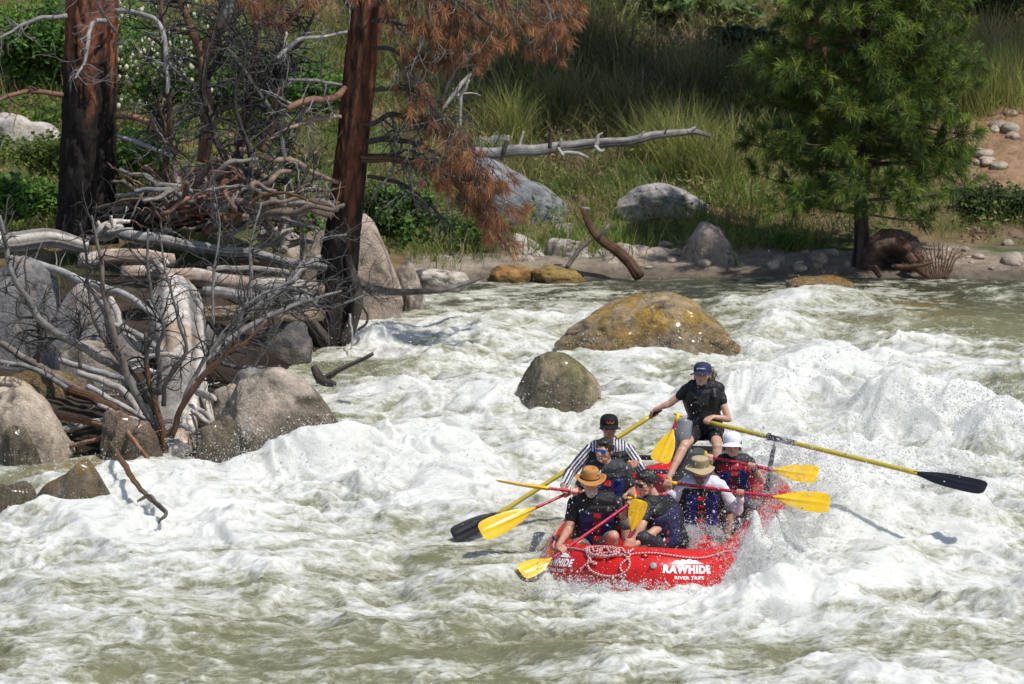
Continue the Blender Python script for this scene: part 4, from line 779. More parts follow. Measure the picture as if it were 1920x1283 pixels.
# ================================================================== LIVING TREES
def young_pine():
    t = thing('young_pine', at(1614, 520, 62.6), 'bushy green young pine standing at the far waterline on the right', 'tree')
    P, R = pts_px([(1612, 520, 62.6, 17), (1614, 440, 62.6, 14), (1617, 350, 62.6, 13), (1622, 200, 62.7, 12), (1625, 0, 62.7, 10), (1625, -200, 62.7, 6), (1625, -420, 62.7, 2)])
    mb = MB(); P, R = limb(mb, P, R, np.array([.075, .055, .045]), 2, sides=16, n=70, noise=.2, wob=.15); mb.build('trunk', M_bark, t)
    r = np.random.default_rng(31); nd = MB(); nb = 0; bark = np.array([.10, .075, .06])
    zs = np.linspace(P[0, 2]+.95, P[-1, 2]-.1, 44)
    for w_i, z in enumerate(zs):
        i = np.argmin(abs(P[:, 2]-z)); h = z-P[0, 2]
        prof = np.interp(h, [.4, .8, 1.3, 2.4, 3.2, 4.2, 6.2, 7.2], [.9, 1.7, 1.9, 1.85, 1.75, 1.5, .7, .1])
        k = (3 if h < 1.3 else 4) if h < 5 else 3; a0 = w_i*2.4
        for j in range(k):
            a = a0+j*2*PI/k+r.normal()*.25; L = prof*r.uniform(.55, 1.12); d = np.array([math.cos(a), math.sin(a), r.uniform(-.35, .35)-(.22 if h < 1.5 else 0)])
            q = [P[i]]; 
            for s in range(7): d[2] += r.normal()*.05+(.07 if s > 3 else -.02); q.append(q[-1]+d/np.linalg.norm(d)*L/7)
            q = np.array(q); rr = np.linspace(.022*L/1.5+.006, .006, 8); mb = MB(); v, f = tube(q, rr, 5); mb.add(v, f, wcol(v, bark, w_i))
            C = []; D = []
            for s in range(int((3+L*3) if h < 1.25 else (6+L*7))):
                u = r.uniform(.28, 1); p0 = q[0]+(q[-1]-q[0])*0; x = u*7; ii = min(int(x), 6); p0 = lerp(q[ii], q[ii+1], x-ii)
                dd = d/np.linalg.norm(d)*.6+r.normal(size=3)*.6+np.array([0, 0, .25]); dd /= np.linalg.norm(dd); l = r.uniform(.12, .5)*(1.25-u*.6)
                e = p0+dd*l; v, f = tube(np.array([p0, (p0+e)/2+r.normal(size=3)*.015, e]), np.array([.006, .005, .004]), 4); mb.add(v, f, np.tile(bark*(2.2 if r.random() < .3 else 1), (len(v), 1)))
                C.append(e); D.append(dd)
                if l > .22: C.append((p0+e)/2+dd*.05); D.append(dd)
            C.append(q[-1]); D.append(d/np.linalg.norm(d))
            tufts(nd, np.array(C), np.array(D), 40, .18, .008, PINE, w_i*10+j, .7)
            if nb < 98: mb.build('branch', M_bark, t)
            else:
                if nb == 98: rest = MB()
                rest.merge(mb)
            nb += 1
    o = rest.build('branch', M_bark, t); o['kind'] = 'stuff'
    nd.build('needle_foliage', M_needle, t)
    mb = MB(); v, f = ICO[3]; mb.add(v*np.array([.09, .05, .04])+at(1703, 42, 62), f, (.10, .06, .04)); mb.build('cone', M_bark, t)
young_pine()
# large pine behind it, its crown above the frame shades the slope
def back_pine(px, Yd, rpx, crown, lab, seed, red=(.20, .075, .045), hh=9, dx=0):
    b = gnd(px, 300); X0 = (px-960)/FPX*Yd; z0 = float(zt(X0, Yd)); t = thing('ponderosa_pine', (X0, Yd, z0), lab, 'tree', 'tall pines on the far slope')
    r0 = rpx*mpp(Yd); P = np.array([[X0, Yd, z0-.2], [X0, Yd, z0+2], [X0+.1, Yd, z0+5], [X0+.1, Yd, z0+hh]]); R = np.array([r0*1.15, r0, r0*.9, r0*.3])
    mb = MB(); P2, R2 = limb(mb, P, R, np.array(red), seed, np.array(red)*.25, sides=28, n=60, noise=.15, wob=.05); mb.build('trunk', M_bark, t)
    crown_cloud((X0+dx, Yd, z0+hh*.68), crown, 70, seed, PINE, t, ntuft=170, L=.30, w_=.045, per=30)
back_pine(1600, 69, 30, (2.6, 2.2, 2.6), 'tall red barked pine mostly hidden behind the bushy young pine', 11, hh=10)
back_pine(1528, 68.5, 22, (2.6, 2.2, 2.2), 'second tall pine half hidden behind the left part of the young pine', 13, hh=12, dx=-.3)
back_pine(2140, 70, 30, (2.2, 2.0, 2.4), 'tall pine just outside the right edge shading the slope', 14, hh=10)
# ================================================================== GRASS AND SHRUBS
def blades(mb, B, Hh, W, cols, seed, lean=.35, wind=(0, 0)):
    """curved two-segment blades at base points B"""
    r = np.random.default_rng(seed); K = len(B); a = r.uniform(0, 2*PI, K); s = np.stack([np.cos(a), np.sin(a), 0*a], 1)*(W/2)[:, None]
    ld = r.normal(size=(K, 2))*lean+np.array(wind); ld = np.concatenate([ld, np.ones((K, 1))], 1); ld /= np.linalg.norm(ld, axis=1)[:, None]
    m = B+ld*Hh[:, None]*.55; ld2 = ld.copy(); ld2[:, :2] *= 2.2; ld2 /= np.linalg.norm(ld2, axis=1)[:, None]; t = m+ld2*Hh[:, None]*.5
    V = np.stack([B-s, B+s, m+s*.8, m-s*.8, t], 1).reshape(-1, 3); b = np.arange(K)[:, None]*5
    c = np.repeat(cols, 5, 0).reshape(K, 5, 3).copy(); c[:, 4] *= 1.25; n0 = mb.n
    mb.add(V, b+np.array([[0, 1, 2, 3]]), c.reshape(-1, 3)); mb.f3.append(b+np.array([[3, 2, 4]])+n0)
G_FRESH = np.array([.125, .19, .035]); G_YEL = np.array([.22, .26, .065]); G_DRY = np.array([.42, .33, .17]); G_DARK = np.array([.10, .105, .04]); G_PINK = np.array([.30, .19, .125])
GZ = [ # px, py, rx m, ry m, colour, height, weight
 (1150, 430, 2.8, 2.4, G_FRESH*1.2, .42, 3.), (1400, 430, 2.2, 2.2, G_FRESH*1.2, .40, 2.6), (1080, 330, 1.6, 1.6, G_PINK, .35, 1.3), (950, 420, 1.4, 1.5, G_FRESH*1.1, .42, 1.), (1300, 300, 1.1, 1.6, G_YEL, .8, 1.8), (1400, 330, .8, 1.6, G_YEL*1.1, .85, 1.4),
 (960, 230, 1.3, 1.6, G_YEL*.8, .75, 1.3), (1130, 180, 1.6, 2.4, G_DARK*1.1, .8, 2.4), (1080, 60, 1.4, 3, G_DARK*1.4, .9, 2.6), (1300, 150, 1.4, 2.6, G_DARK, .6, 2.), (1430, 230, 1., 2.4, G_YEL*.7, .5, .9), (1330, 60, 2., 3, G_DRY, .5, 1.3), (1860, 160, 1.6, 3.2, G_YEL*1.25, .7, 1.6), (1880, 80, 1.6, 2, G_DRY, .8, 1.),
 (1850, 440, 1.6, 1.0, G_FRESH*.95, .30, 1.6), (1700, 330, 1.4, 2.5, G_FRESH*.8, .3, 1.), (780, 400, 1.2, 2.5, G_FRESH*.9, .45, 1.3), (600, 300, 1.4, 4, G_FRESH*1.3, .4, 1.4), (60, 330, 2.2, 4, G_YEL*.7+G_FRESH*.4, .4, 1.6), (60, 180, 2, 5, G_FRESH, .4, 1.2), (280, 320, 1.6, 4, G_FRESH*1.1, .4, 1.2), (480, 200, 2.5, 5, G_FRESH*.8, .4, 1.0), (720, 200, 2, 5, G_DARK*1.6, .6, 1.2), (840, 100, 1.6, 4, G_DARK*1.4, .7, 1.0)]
def meadow():
    r = np.random.default_rng(3); K = 230000
    X = r.uniform(-11, 11, K); Y = 52+32*r.random(K)**1.15; k = (np.abs(X) < .125*Y+.8); X, Y = X[k], Y[k]
    S = shore_s(X, Y); den = sstep(-.35, .25, fbm(X*.7, Y*.5, 6, 4)+.15)*.8+.2
    den *= np.where(X > -1.5, sstep(np.interp(X, [-1, 4.2, 4.8], [.5, .9, 2.2]), np.interp(X, [-1, 4.2, 4.8], [1.4, 1.7, 3.0]), S+.9*fbm(X*1.2, Y*1.2, 9, 3)), sstep(1.2, 2.4, S))
    den *= np.where((X < -1.5) & (Y < 57.5), .12, 1)
    den *= 1-.97*sstep(1.5, .8, np.hypot((X-8.4)/1.8, (Y-68.6)/2.4))
    cs = np.tile(lerp(G_FRESH, G_YEL, .3), (len(X), 1)); hh = np.full(len(X), .22); ws = np.full(len(X), .5); csum = cs*.5; hsum = hh*.5
    for px, py, rx, ry, c, h_, w_ in GZ:
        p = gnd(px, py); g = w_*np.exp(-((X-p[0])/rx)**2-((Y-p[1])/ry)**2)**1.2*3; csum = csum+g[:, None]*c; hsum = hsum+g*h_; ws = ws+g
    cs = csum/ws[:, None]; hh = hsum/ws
    pt = fbm(X*1.6, Y*1.6, 12, 4); cs = lerp(cs, G_DRY[None], (.32*sstep(.15, .5, pt))[:, None]); cs = lerp(cs, G_DARK[None], (.4*sstep(.2, .5, -pt))[:, None])
    hh = hh*(.7+.6*sstep(-.4, .5, fbm(X*2.2, Y*2.2, 15, 3)))
    k = r.random(len(X)) < den; X, Y, cs, hh = X[k], Y[k], cs[k], hh[k]; K = len(X)
    cs = cs*r.uniform(.6, 1.5, (K, 1)); dry = r.random(K) < .13; cs[dry] = G_DRY*r.uniform(.7, 1.3, (dry.sum(), 1))
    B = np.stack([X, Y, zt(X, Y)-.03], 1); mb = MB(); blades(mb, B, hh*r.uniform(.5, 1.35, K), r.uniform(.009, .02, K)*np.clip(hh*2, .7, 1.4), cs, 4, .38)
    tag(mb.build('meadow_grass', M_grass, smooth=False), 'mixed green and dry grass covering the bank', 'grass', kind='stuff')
meadow()
def weeds():
    r = np.random.default_rng(8); n0 = 900; X = r.uniform(-10, 9, n0*4); Y = 57+22*r.random(n0*4)**1.2; S = shore_s(X, Y)
    k = (S > 2.2) & (np.abs(X) < .125*Y+.5) & (fbm(X*.8, Y*.8, 44, 3) > -.05) & (np.hypot((X-8.4)/1.8, (Y-68.6)/2.4) > 1.1); X, Y = X[k][:n0], Y[k][:n0]; K = len(X); per = 26
    B = np.stack([X, Y, zt(X, Y)], 1); C = np.repeat(B, per, 0)+r.normal(size=(K*per, 3))*np.array([.13, .13, .0])+np.stack([0*r.random(K*per), 0*r.random(K*per), r.uniform(.03, .42, K*per)], 1)
    nrm = r.normal(size=(len(C), 3))*.5+np.array([0, -.3, .9]); nrm /= np.linalg.norm(nrm, axis=1)[:, None]; u = np.cross(nrm, r.normal(size=(len(C), 3))); u /= np.linalg.norm(u, axis=1)[:, None]; w2 = np.cross(nrm, u); s = r.uniform(.025, .06, (len(C), 1))
    V = np.stack([C+u*s, C+w2*s*.4, C-u*s, C-w2*s*.4], 1).reshape(-1, 3); cs = np.array([(.12, .20, .04), (.09, .15, .03), (.20, .22, .06), (.30, .20, .12)])[r.integers(0, 4, K)]; cc = np.repeat(np.repeat(cs, per, 0)*r.uniform(.6, 1.4, (len(C), 1)), 4, 0)
    mb = MB(); mb.add(V, np.arange(len(C))[:, None]*4+np.array([[0, 1, 2, 3]]), cc); tag(mb.build('low_weeds', M_leaf, smooth=False), 'low leafy weeds mixed into the grass of the bank', 'weeds', kind='stuff')
weeds()
def clump(px, py, h_, wid, col, lab, seed, n=420, Y=None):
    p = gnd(px, py); r = np.random.default_rng(seed); B = np.tile(p, (n, 1)); B[:, :2] += r.normal(size=(n, 2))*wid*.28; B[:, 2] = zt(B[:, 0], B[:, 1])-.03
    c = lerp(np.asarray(col)[None], G_DRY[None], (r.random((n, 1))**2)*.8)*r.uniform(.6, 1.4, (n, 1)); mb = MB(); blades(mb, B, h_*r.uniform(.5, 1.15, n), r.uniform(.008, .015, n), c, seed, .33)
    tag(mb.build('grass_clump', M_grass, smooth=False, loc=p), lab, 'grass clump', 'tall bunchgrass clumps')
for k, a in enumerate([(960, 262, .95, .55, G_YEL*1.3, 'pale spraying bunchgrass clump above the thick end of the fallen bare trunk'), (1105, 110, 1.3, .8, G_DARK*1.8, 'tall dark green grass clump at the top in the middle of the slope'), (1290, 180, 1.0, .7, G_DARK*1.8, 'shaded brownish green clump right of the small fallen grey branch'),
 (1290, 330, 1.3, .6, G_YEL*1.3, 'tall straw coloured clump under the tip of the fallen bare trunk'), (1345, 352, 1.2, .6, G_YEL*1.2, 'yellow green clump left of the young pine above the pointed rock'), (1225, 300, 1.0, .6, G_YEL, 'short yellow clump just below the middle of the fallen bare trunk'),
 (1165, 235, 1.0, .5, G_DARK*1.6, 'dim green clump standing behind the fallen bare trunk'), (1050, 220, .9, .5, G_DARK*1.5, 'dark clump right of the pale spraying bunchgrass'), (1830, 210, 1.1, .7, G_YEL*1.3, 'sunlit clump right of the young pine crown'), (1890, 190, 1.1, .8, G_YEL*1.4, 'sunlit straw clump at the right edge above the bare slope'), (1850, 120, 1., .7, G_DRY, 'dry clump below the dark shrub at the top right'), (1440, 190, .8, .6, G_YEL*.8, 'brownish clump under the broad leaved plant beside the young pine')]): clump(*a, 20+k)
def leafy(px, py, w_, h_, cols, lab, seed, n=2200, leaf=.06, Y=None, name='shrub', cat='shrub', flowers=0, up=.3, gaps=.5, asp=.55):
    p = gnd(px, py) if Y is None else at(px, py, Y); r = np.random.default_rng(seed); t = thing(name, p, lab, cat)
    sm = MB(); tips = []
    for k in range(16):
        a = r.uniform(0, 2*PI); e = p+np.array([math.cos(a)*w_*r.uniform(.2, .95), math.sin(a)*w_*.7*r.uniform(.2, .95), h_*r.uniform(.35, .95)]); q = spline([p, (p+e)/2+np.array([0, 0, h_*.1]), e], 7)
        v, f = tube(q, np.linspace(.014, .004, 7), 5); sm.add(v, f, np.tile(np.array([.12, .08, .05]), (len(v), 1))); tips += [q[3], q[4], q[5], q[6]]
    sm.build('stems', M_wood, t); tips = np.array(tips)
    cl = tips[r.integers(0, len(tips), 90)]+r.normal(size=(90, 3))*np.array([w_*.22, w_*.2, h_*.13]); cl[:, 2] = np.maximum(cl[:, 2], p[2]+.05)
    i = r.integers(0, 90, n); C = cl[i]+r.normal(size=(n, 3))*np.array([.10, .10, .08])*max(w_, .5)
    nrm = r.normal(size=(n, 3))*.6+np.array([0, -.3, .9]); nrm /= np.linalg.norm(nrm, axis=1)[:, None]; u = np.cross(nrm, r.normal(size=(n, 3))); u /= np.linalg.norm(u, axis=1)[:, None]; v_ = np.cross(nrm, u)
    s = leaf*r.uniform(.6, 1.3, (n, 1)); a1 = C+u*s; a2 = C-u*s; b1 = C+v_*s*asp+nrm*s*.15; b2 = C-v_*s*asp+nrm*s*.15
    V = np.stack([a1, b1, a2, b2], 1).reshape(-1, 3); F = np.arange(n)[:, None]*4+np.array([[0, 1, 2, 3]])
    cc = np.asarray(cols)[r.integers(0, len(cols), 90)][i]*r.uniform(.65, 1.4, (n, 1)); mb = MB(); mb.add(V, F, np.repeat(cc, 4, 0)); mb.build('foliage', M_leaf, t, smooth=False)
    if flowers:
        m = MB(); v0, f0 = ICO[1]
        for k in range(flowers): m.add(v0*r.uniform(.018, .035)*np.array([1, 1, 1.5])+cl[r.integers(0, 90)]+r.normal(size=3)*np.array([.12, .12, .12])+np.array([0, -.08, .05]), f0, (.72, .70, .52))
        m.build('flowers', M_leaf, t)['kind'] = 'stuff'
    return t
LG = [(.09, .19, .03), (.13, .24, .04), (.065, .13, .025)]; LY = [(.16, .20, .04), (.12, .17, .03)]; LD = [(.03, .055, .018), (.045, .07, .02)]; LP = [(.16, .22, .09), (.12, .19, .06), (.22, .24, .06)]
leafy(40, 150, 1.3, 1.5, LG, 'bright green leafy shrub at the top left corner', 1, 5200, .05, Y=66)
leafy(150, 190, 1.2, 1.4, LG, 'green leafy shrub directly behind the charred trunk', 2, 4200, .05, Y=66)
leafy(20, 250, .9, .5, LG+LY, 'low green bush behind the white rock at the left edge', 3, 2600, .045, Y=64)
leafy(300, 230, 1.1, 1.7, LG+[(.13, .17, .08)], 'tall green shrub covered with small cream flowers right of the charred trunk', 4, 5600, .042, Y=64, flowers=420)
leafy(40, 410, .8, .55, LG, 'fresh green bush left of the foot of the charred trunk', 5, 3000, .05, Y=57.5)
leafy(110, 330, .9, .5, LY, 'yellow green bush behind the foot of the charred trunk', 6, 3000, .045, Y=59.5)
leafy(250, 350, .7, .8, LG, 'green bush between the charred trunk and the root pile', 7, 2800, .045, Y=59)
leafy(590, 210, .9, .8, LG, 'dark leafy shrub seen through dead stems left of the middle pine', 8, 3600, .05, Y=66)
leafy(470, 200, 1.0, .9, LG+LD, 'green shrub behind the thin dark red dead stem', 9, 3600, .05, Y=67)
leafy(740, 450, .7, .75, LG+LD, 'dark green bush under the rusty boughs right of the middle pine', 10, 3600, .045, Y=60.6)
leafy(860, 460, .6, .5, LG, 'light green bush above the whitish shore boulder', 11, 2400, .035, Y=63.4)
leafy(560, 440, .35, .3, LG, 'small green sprig between the white knots and the middle pine', 12, 700, .04, Y=57)
leafy(1330, 45, 1.1, .6, LP, 'sunlit broad leaved plant at the top middle', 13, 900, .11, name='broadleaf_plant', cat='plant')
leafy(1270, 20, .7, .5, LP, 'yellow green broad leaved plant left of the sunlit one', 14, 500, .10, name='broadleaf_plant', cat='plant')
leafy(1415, 110, .6, .5, LD+[(.05, .09, .04)], 'dark shaded broad leaved plant left of the young pine crown', 15, 420, .11, name='broadleaf_plant', cat='plant')
leafy(1850, 60, 1.3, 1.0, LD, 'dark dense shrub at the top right corner', 16, 4200, .05)
leafy(1870, 410, .8, .5, LD+[(.06, .09, .03)], 'low dark green bush at the right edge above the grass', 17, 3400, .035)
leafy(1480, 470, .3, .25, LG, 'tiny green bush at the sand under the young pine', 18, 600, .03)
leafy(1740, 20, 1.0, .7, LD+LG, 'dark green shrub behind the top of the young pine', 19, 2400, .05)
leafy(1120, 40, .8, .9, LD+LG, 'dark willowy shrub at the top middle beside the rusty boughs', 21, 3000, .03, asp=.25)
# ================================================================== RAFT
M_pvc = vcmat('raft_fabric', rough=.34, spec=.4, var=.12, vscale=5, bump=.15, bscale=9, bdist=.02, coat=.12)
M_plain = vcmat('plain_matte', rough=.6, spec=.3, var=.08, vscale=9, bump=0)
M_metal, n_, l_, b_ = nmat('brushed_metal'); b_.inputs['Base Color'].default_value = (.55, .56, .58, 1); b_.inputs['Metallic'].default_value = .9; b_.inputs['Roughness'].default_value = .35
M_gloss = vcmat('wet_plastic', rough=.34, spec=.4, var=.10, vscale=7, bump=.1, bscale=40, bdist=.004, coat=.1)
RED = np.array([.58, .012, .008]); DGREY = np.array([.09, .09, .10])
def raft_center(n=360):
    t = np.linspace(-PI/2, 1.5*PI, 4001); e = 2/2.9
    x = RHW*np.sign(np.cos(t))*np.abs(np.cos(t))**e; y = RHL*np.sign(np.sin(t))*np.abs(np.sin(t))**e
    s = np.concatenate([[0], np.cumsum(np.hypot(np.diff(x), np.diff(y)))]); return s, x, y
RS, RX_, RY_ = raft_center(); RLEN = RS[-1]
def kick(y): return .12*(np.abs(y)/RHL)**4
def rc(s):
    s = np.asarray(s) % RLEN; x = np.interp(s, RS, RX_); y = np.interp(s, RS, RY_); return x, y
def rsurf(s, phi, r):
    """point of the raft tube: arc s from the bow centre (+ to the right), angle phi up from outward"""
    x, y = rc(s); x1, y1 = rc(np.asarray(s)+.01); x0, y0 = rc(np.asarray(s)-.01); tx, ty = x1-x0, y1-y0; L = np.hypot(tx, ty); nx, ny = ty/L, -tx/L
    z = kick(y); return np.moveaxis(raft_w(x+nx*r*np.cos(phi), y+ny*r*np.cos(phi), z+r*np.sin(phi)), 0, -1)
raft = thing('raft', raft_w(0, 0, 0), 'big red inflatable raft full of paddlers plunging through the whitewater', 'raft')
ns, na = 420, 48
s = np.linspace(0, RLEN, ns, endpoint=False); a = np.linspace(0, 2*PI, na, endpoint=False); Sg, Ag = np.meshgrid(s, a, indexing='ij')
seam = sum(np.exp(-(((Sg-q+RLEN/2) % RLEN-RLEN/2)/.012)**2) for q in (.92, RLEN-.92, 2.6, RLEN-2.6, RLEN/2-.9, RLEN/2+.9))
rr = RTR*(1+.012*seam+.006*fbm(Sg*3, np.cos(Ag)*2, np.sin(Ag)*2, 2)); V = rsurf(Sg, Ag, rr)
i = np.arange(ns)[:, None]*na; j = np.arange(na)[None]; jn = (j+1) % na; i2 = (i+na) % (ns*na)
F = np.stack([i+j, i2+j, i2+jn, i+jn], -1).reshape(-1, 4)
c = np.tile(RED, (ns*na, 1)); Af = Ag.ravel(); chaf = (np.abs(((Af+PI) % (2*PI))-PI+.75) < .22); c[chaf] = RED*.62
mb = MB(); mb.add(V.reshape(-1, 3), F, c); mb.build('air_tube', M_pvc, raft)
# floor, thwarts
u = np.linspace(-1, 1, 40); A_, B_ = np.meshgrid(u, u, indexing='ij'); fx = A_*(RHW-.05)*np.sqrt(np.clip(1-np.abs(B_)**3.5*.75, 0, 1)); fy = B_*(RHL-.1)
Vt = np.moveaxis(raft_w(fx, fy, -.06+.012*np.cos(fx*45)+kick(fy)*.7), 0, -1).reshape(-1, 3); i = np.arange(39)[:, None]*40+np.arange(39)[None]
F1 = np.stack([i, i+40, i+41, i+1], -1).reshape(-1, 4); mb = MB(); mb.add(Vt, F1, (.72, .72, .72)); mb.add(Vt-[0, 0, .08], F1[:, ::-1], (.5, .5, .5)); mb.build('floor', M_pvc, raft)
for y_, r_t, cc in ((-.62, .17, RED*.95), (.30, .17, DGREY*1.6)):
    P = np.array([raft_w(x, y_, .05) for x in np.linspace(-.56, .56, 14)]); mb = MB(); v, f = tube(P, np.full(14, r_t), 28); mb.add(v, f, cc); mb.build('thwart', M_pvc, raft)
# rowing frame
def bar(pts, r, m, name, col=(1, 1, 1), n=24, par=None):
    P = spline(np.array([raft_w(*p) for p in pts]), n); mb = MB(); v, f = tube(P, np.full(n, r), 12); mb.add(v, f, col); return mb.build(name, m, par or raft)
for sx in (-1, 1): bar([(sx*.76, .15, .30), (sx*.76, .9, .32), (sx*.76, 1.55, .34)], .022, M_gloss, 'frame_rail', DGREY)
bar([(-.76, .45, .32), (0, .45, .32), (.76, .45, .32)], .024, M_gloss, 'frame_crossbar', DGREY*1.8)
bar([(-.76, 1.5, .36), (0, 1.5, .36), (.76, 1.5, .36)], .022, M_gloss, 'frame_crossbar', DGREY*1.5)
bar([(-.80, .95, .34), (-.79, 1.02, .48), (-.70, 1.12, .56), (-.55, 1.15, .57)], .017, M_metal, 'grab_bar'); bar([(-.58, 1.148, .57), (-.42, 1.15, .575), (-.25, 1.15, .57)], .025, M_gloss, 'grab_sleeve', (.02, .02, .02))
mb = MB()
bx = np.array([[x, y, z] for x in (-1, 1) for y in (-1, 1) for z in (-1, 1)], float)
def rbox(c, h, axes=None, r=.02, n=9):
    """rounded box as dense superellipsoid"""
    v, f = ICO[4]; e = .28; q = np.sign(v)*np.abs(v)**e; q /= np.maximum(np.abs(q).max(1), 1e-6)[:, None]**.55; q = q/np.abs(q).max(0)
    q = q*np.array(h); 
    if axes is not None: q = q@np.array(axes)
    return q+np.array(c), f
ax = np.array([[_ct, _st, 0], [-_st, _ct, 0], [0, 0, 1]])
v, f = rbox(raft_w(.12, 1.15, .45), (.34, .2, .24), ax); mb.add(v, f, (.10, .11, .12)); mb.build('guide_seat', M_gloss, raft)
# oar towers
TOW = {}
for sx, px, py in ((-1, 1152, 826), (1, 1452, 827)):
    b0 = raft_w(sx*.76, .9, .32); top = at(px, py, b0[1]); top = np.array([top[0], b0[1], top[2]]); TOW[sx] = top; b0 = np.array(b0)
    mb = MB(); v, f = tube(spline([b0, lerp(b0, top, .6)+[.0, 0, 0], top-[0, 0, .04]], 8), np.linspace(.03, .02, 8), 12); mb.add(v, f, DGREY); mb.build('oar_tower', M_gloss, raft)
    mb = MB(); a = np.linspace(-.3*PI, 1.3*PI, 16); d_ = np.array([0, 1, 0.]); P = top+np.stack([np.sin(a)*0, .035*np.cos(a), -.035*np.sin(a)], 1); v, f = tube(P, np.full(16, .009), 8); mb.add(v, f); mb.build('oarlock', M_metal, raft)
# dry bag and spare gear
mb = MB(); P = np.array([at(1278, 842, 42.9), at(1280, 815, 42.9), at(1283, 790, 42.95)]); v, f = tube(spline(P, 12), np.full(12, .085), 24, noise=.12, nscale=9); mb.add(v, f, (.20, .21, .215)); tag(mb.build('dry_bag', M_gloss, loc=P[0]), 'grey dry bag standing beside the legs of the guide', 'dry bag')
# ropes
def rope(P, r, name, par=None, tw=34., c1=(.50, .01, .01), c2=(.62, .55, .52), n=None):
    P = np.asarray(P); L = np.concatenate([[0], np.cumsum(np.linalg.norm(np.diff(P, axis=0), axis=1))]); m = int(L[-1]/.006)+4; P = np.stack([np.interp(np.linspace(0, L[-1], m), L, P[:, k]) for k in range(3)], 1)
    v, f = tube(P, np.full(m, r), 8, cap=False); k = np.arange(len(v)); ring = k//8; ang = (k % 8)/8*2*PI; ph = (ring*.006*tw+ang/(2*PI)) % 1
    bulge = 1+.18*np.cos(ph*4*PI); v = np.repeat(P, 8, 0)+(v-np.repeat(P, 8, 0))*bulge[:, None]
    mb = MB(); mb.add(v, f, np.where((ph < .5)[:, None], c1, c2)); return mb.build(name, M_plain, par or raft)
ss = np.linspace(-1.35, 3.2, 260); rope(rsurf(ss, 1.02+.10*np.sin(ss*9), RTR+.010), .009, 'perimeter_rope')
rope(rsurf(np.linspace(-3.3, -1.35, 120), 1.0, RTR+.010), .009, 'perimeter_rope')
t_ = np.linspace(0, 1, 200)
rope(rsurf(-.14-.165*np.cos(t_*2*PI*1.0+2.2)-.02, .62+.42*np.sin(t_*2*PI+2.2), RTR+.014), .011, 'coiled_rope')
rope(rsurf(-.27-.13*np.cos(t_*4*PI)+.05*t_, 1.05+.22*np.sin(t_*4*PI), RTR+.022+.012*t_), .011, 'coiled_rope')
rope(rsurf(-.31+.05*np.sin(t_*11), 1.15-.75*t_+.1*np.sin(t_*17), RTR+.018), .010, 'coiled_rope')
rope(rsurf(-.04+.035*np.sin(t_*7), 1.2-1.0*t_, RTR+.014), .010, 'coiled_rope')
rope(rsurf(-.40+.42*t_, 1.12+.12*np.sin(t_*20), RTR+.026), .011, 'coiled_rope')
# lettering
def text_mesh(txt, size, bold=0., shear=0., ext=0):
    cu = bpy.data.curves.new('lettering_source', 'FONT'); cu.body = txt; cu.size = size; cu.offset = bold; cu.shear = shear; cu.align_x = 'CENTER'; cu.resolution_u = 3; cu.space_character = 1.0+bold*3/size
    o = bpy.data.objects.new('lettering_source', cu); COL.objects.link(o); dg = bpy.context.evaluated_depsgraph_get(); me = bpy.data.meshes.new_from_object(o.evaluated_get(dg))
    import bmesh
    bm = bmesh.new(); bm.from_mesh(me); bmesh.ops.triangulate(bm, faces=bm.faces[:])
    for k in range(1): bmesh.ops.subdivide_edges(bm, edges=[e for e in bm.edges if e.calc_length() > size*.2], cuts=1); bmesh.ops.triangulate(bm, faces=bm.faces[:])
    v = np.array([q.co[:] for q in bm.verts]); f = np.array([[q.index for q in t.verts] for t in bm.faces]); bm.free()
    bpy.data.objects.remove(o); bpy.data.curves.remove(cu); bpy.data.meshes.remove(me); return v, f
M_print = vcmat('white_print', rough=.5, spec=.3, var=.05, bump=0)
def on_tube(v, s0, phi0, rot=0, eps=.005):
    x = v[:, 0]*math.cos(rot)-v[:, 1]*math.sin(rot); y = v[:, 0]*math.sin(rot)+v[:, 1]*math.cos(rot)
    return rsurf(s0+x, phi0+y/RTR, RTR+eps)
def logo(s0, rot):
    mb = MB(); v, f = text_mesh('RAWHIDE', .088, .0045, .12); v[:, 0] *= 1.0; v[:, 1] *= 1.0; w_ = np.ptp(v[:, 0]); v[:, 0] *= .33/w_; v[:, 1] *= 1.15; v[:, 1] -= .01; mb.add(on_tube(v, s0, .42, rot), f); mb.build('lettering', M_print, raft)
    mb = MB(); v, f = text_mesh('RIVER TRIPS', .04, .0012); w_ = np.ptp(v[:, 0]); v[:, 0] *= .19/w_; v[:, 1] -= .068; mb.add(on_tube(v, s0+.01, .42, rot), f); mb.build('lettering', M_print, raft)
    top = np.array([(-.10, .082), (-.085, .10), (-.06, .118), (-.045, .108), (-.02, .128), (.0, .112), (.03, .135), (.05, .115), (.075, .118), (.10, .095), (.125, .082)]); n = 60
    xs = np.linspace(-.105, .125, n); up = np.interp(xs, top[:, 0], top[:, 1])+.004*perlin(xs*90, xs*0, 1.); lo = np.full(n, .079)+.004*perlin(xs*60, xs*0+5, 1.)
    mid1 = lerp(lo, up, .40); mid2 = lerp(lo, up, .52)
    for a_, b_2 in ((lo, mid1), (mid2, up)):
        V2 = np.concatenate([np.stack([xs, a_, 0*xs], 1), np.stack([xs, b_2, 0*xs], 1)]); k = np.arange(n-1)[:, None]; ok = (np.arange(n-1) % 17 > 0) | (a_ is lo); F_ = np.concatenate([k, k+1, k+1+n, k+n], 1)[ok]; mb = MB(); mb.add(on_tube(V2, s0, .42, rot), F_); mb.build('mountain_mark', M_print, raft)
logo(.42, -.03); logo(-.61, .07)
mb = MB(); v, f = text_mesh('2', .11, .002, .15); mb.add(on_tube(v, -.045, .05, .1), f); mb.build('lettering', M_print, raft)
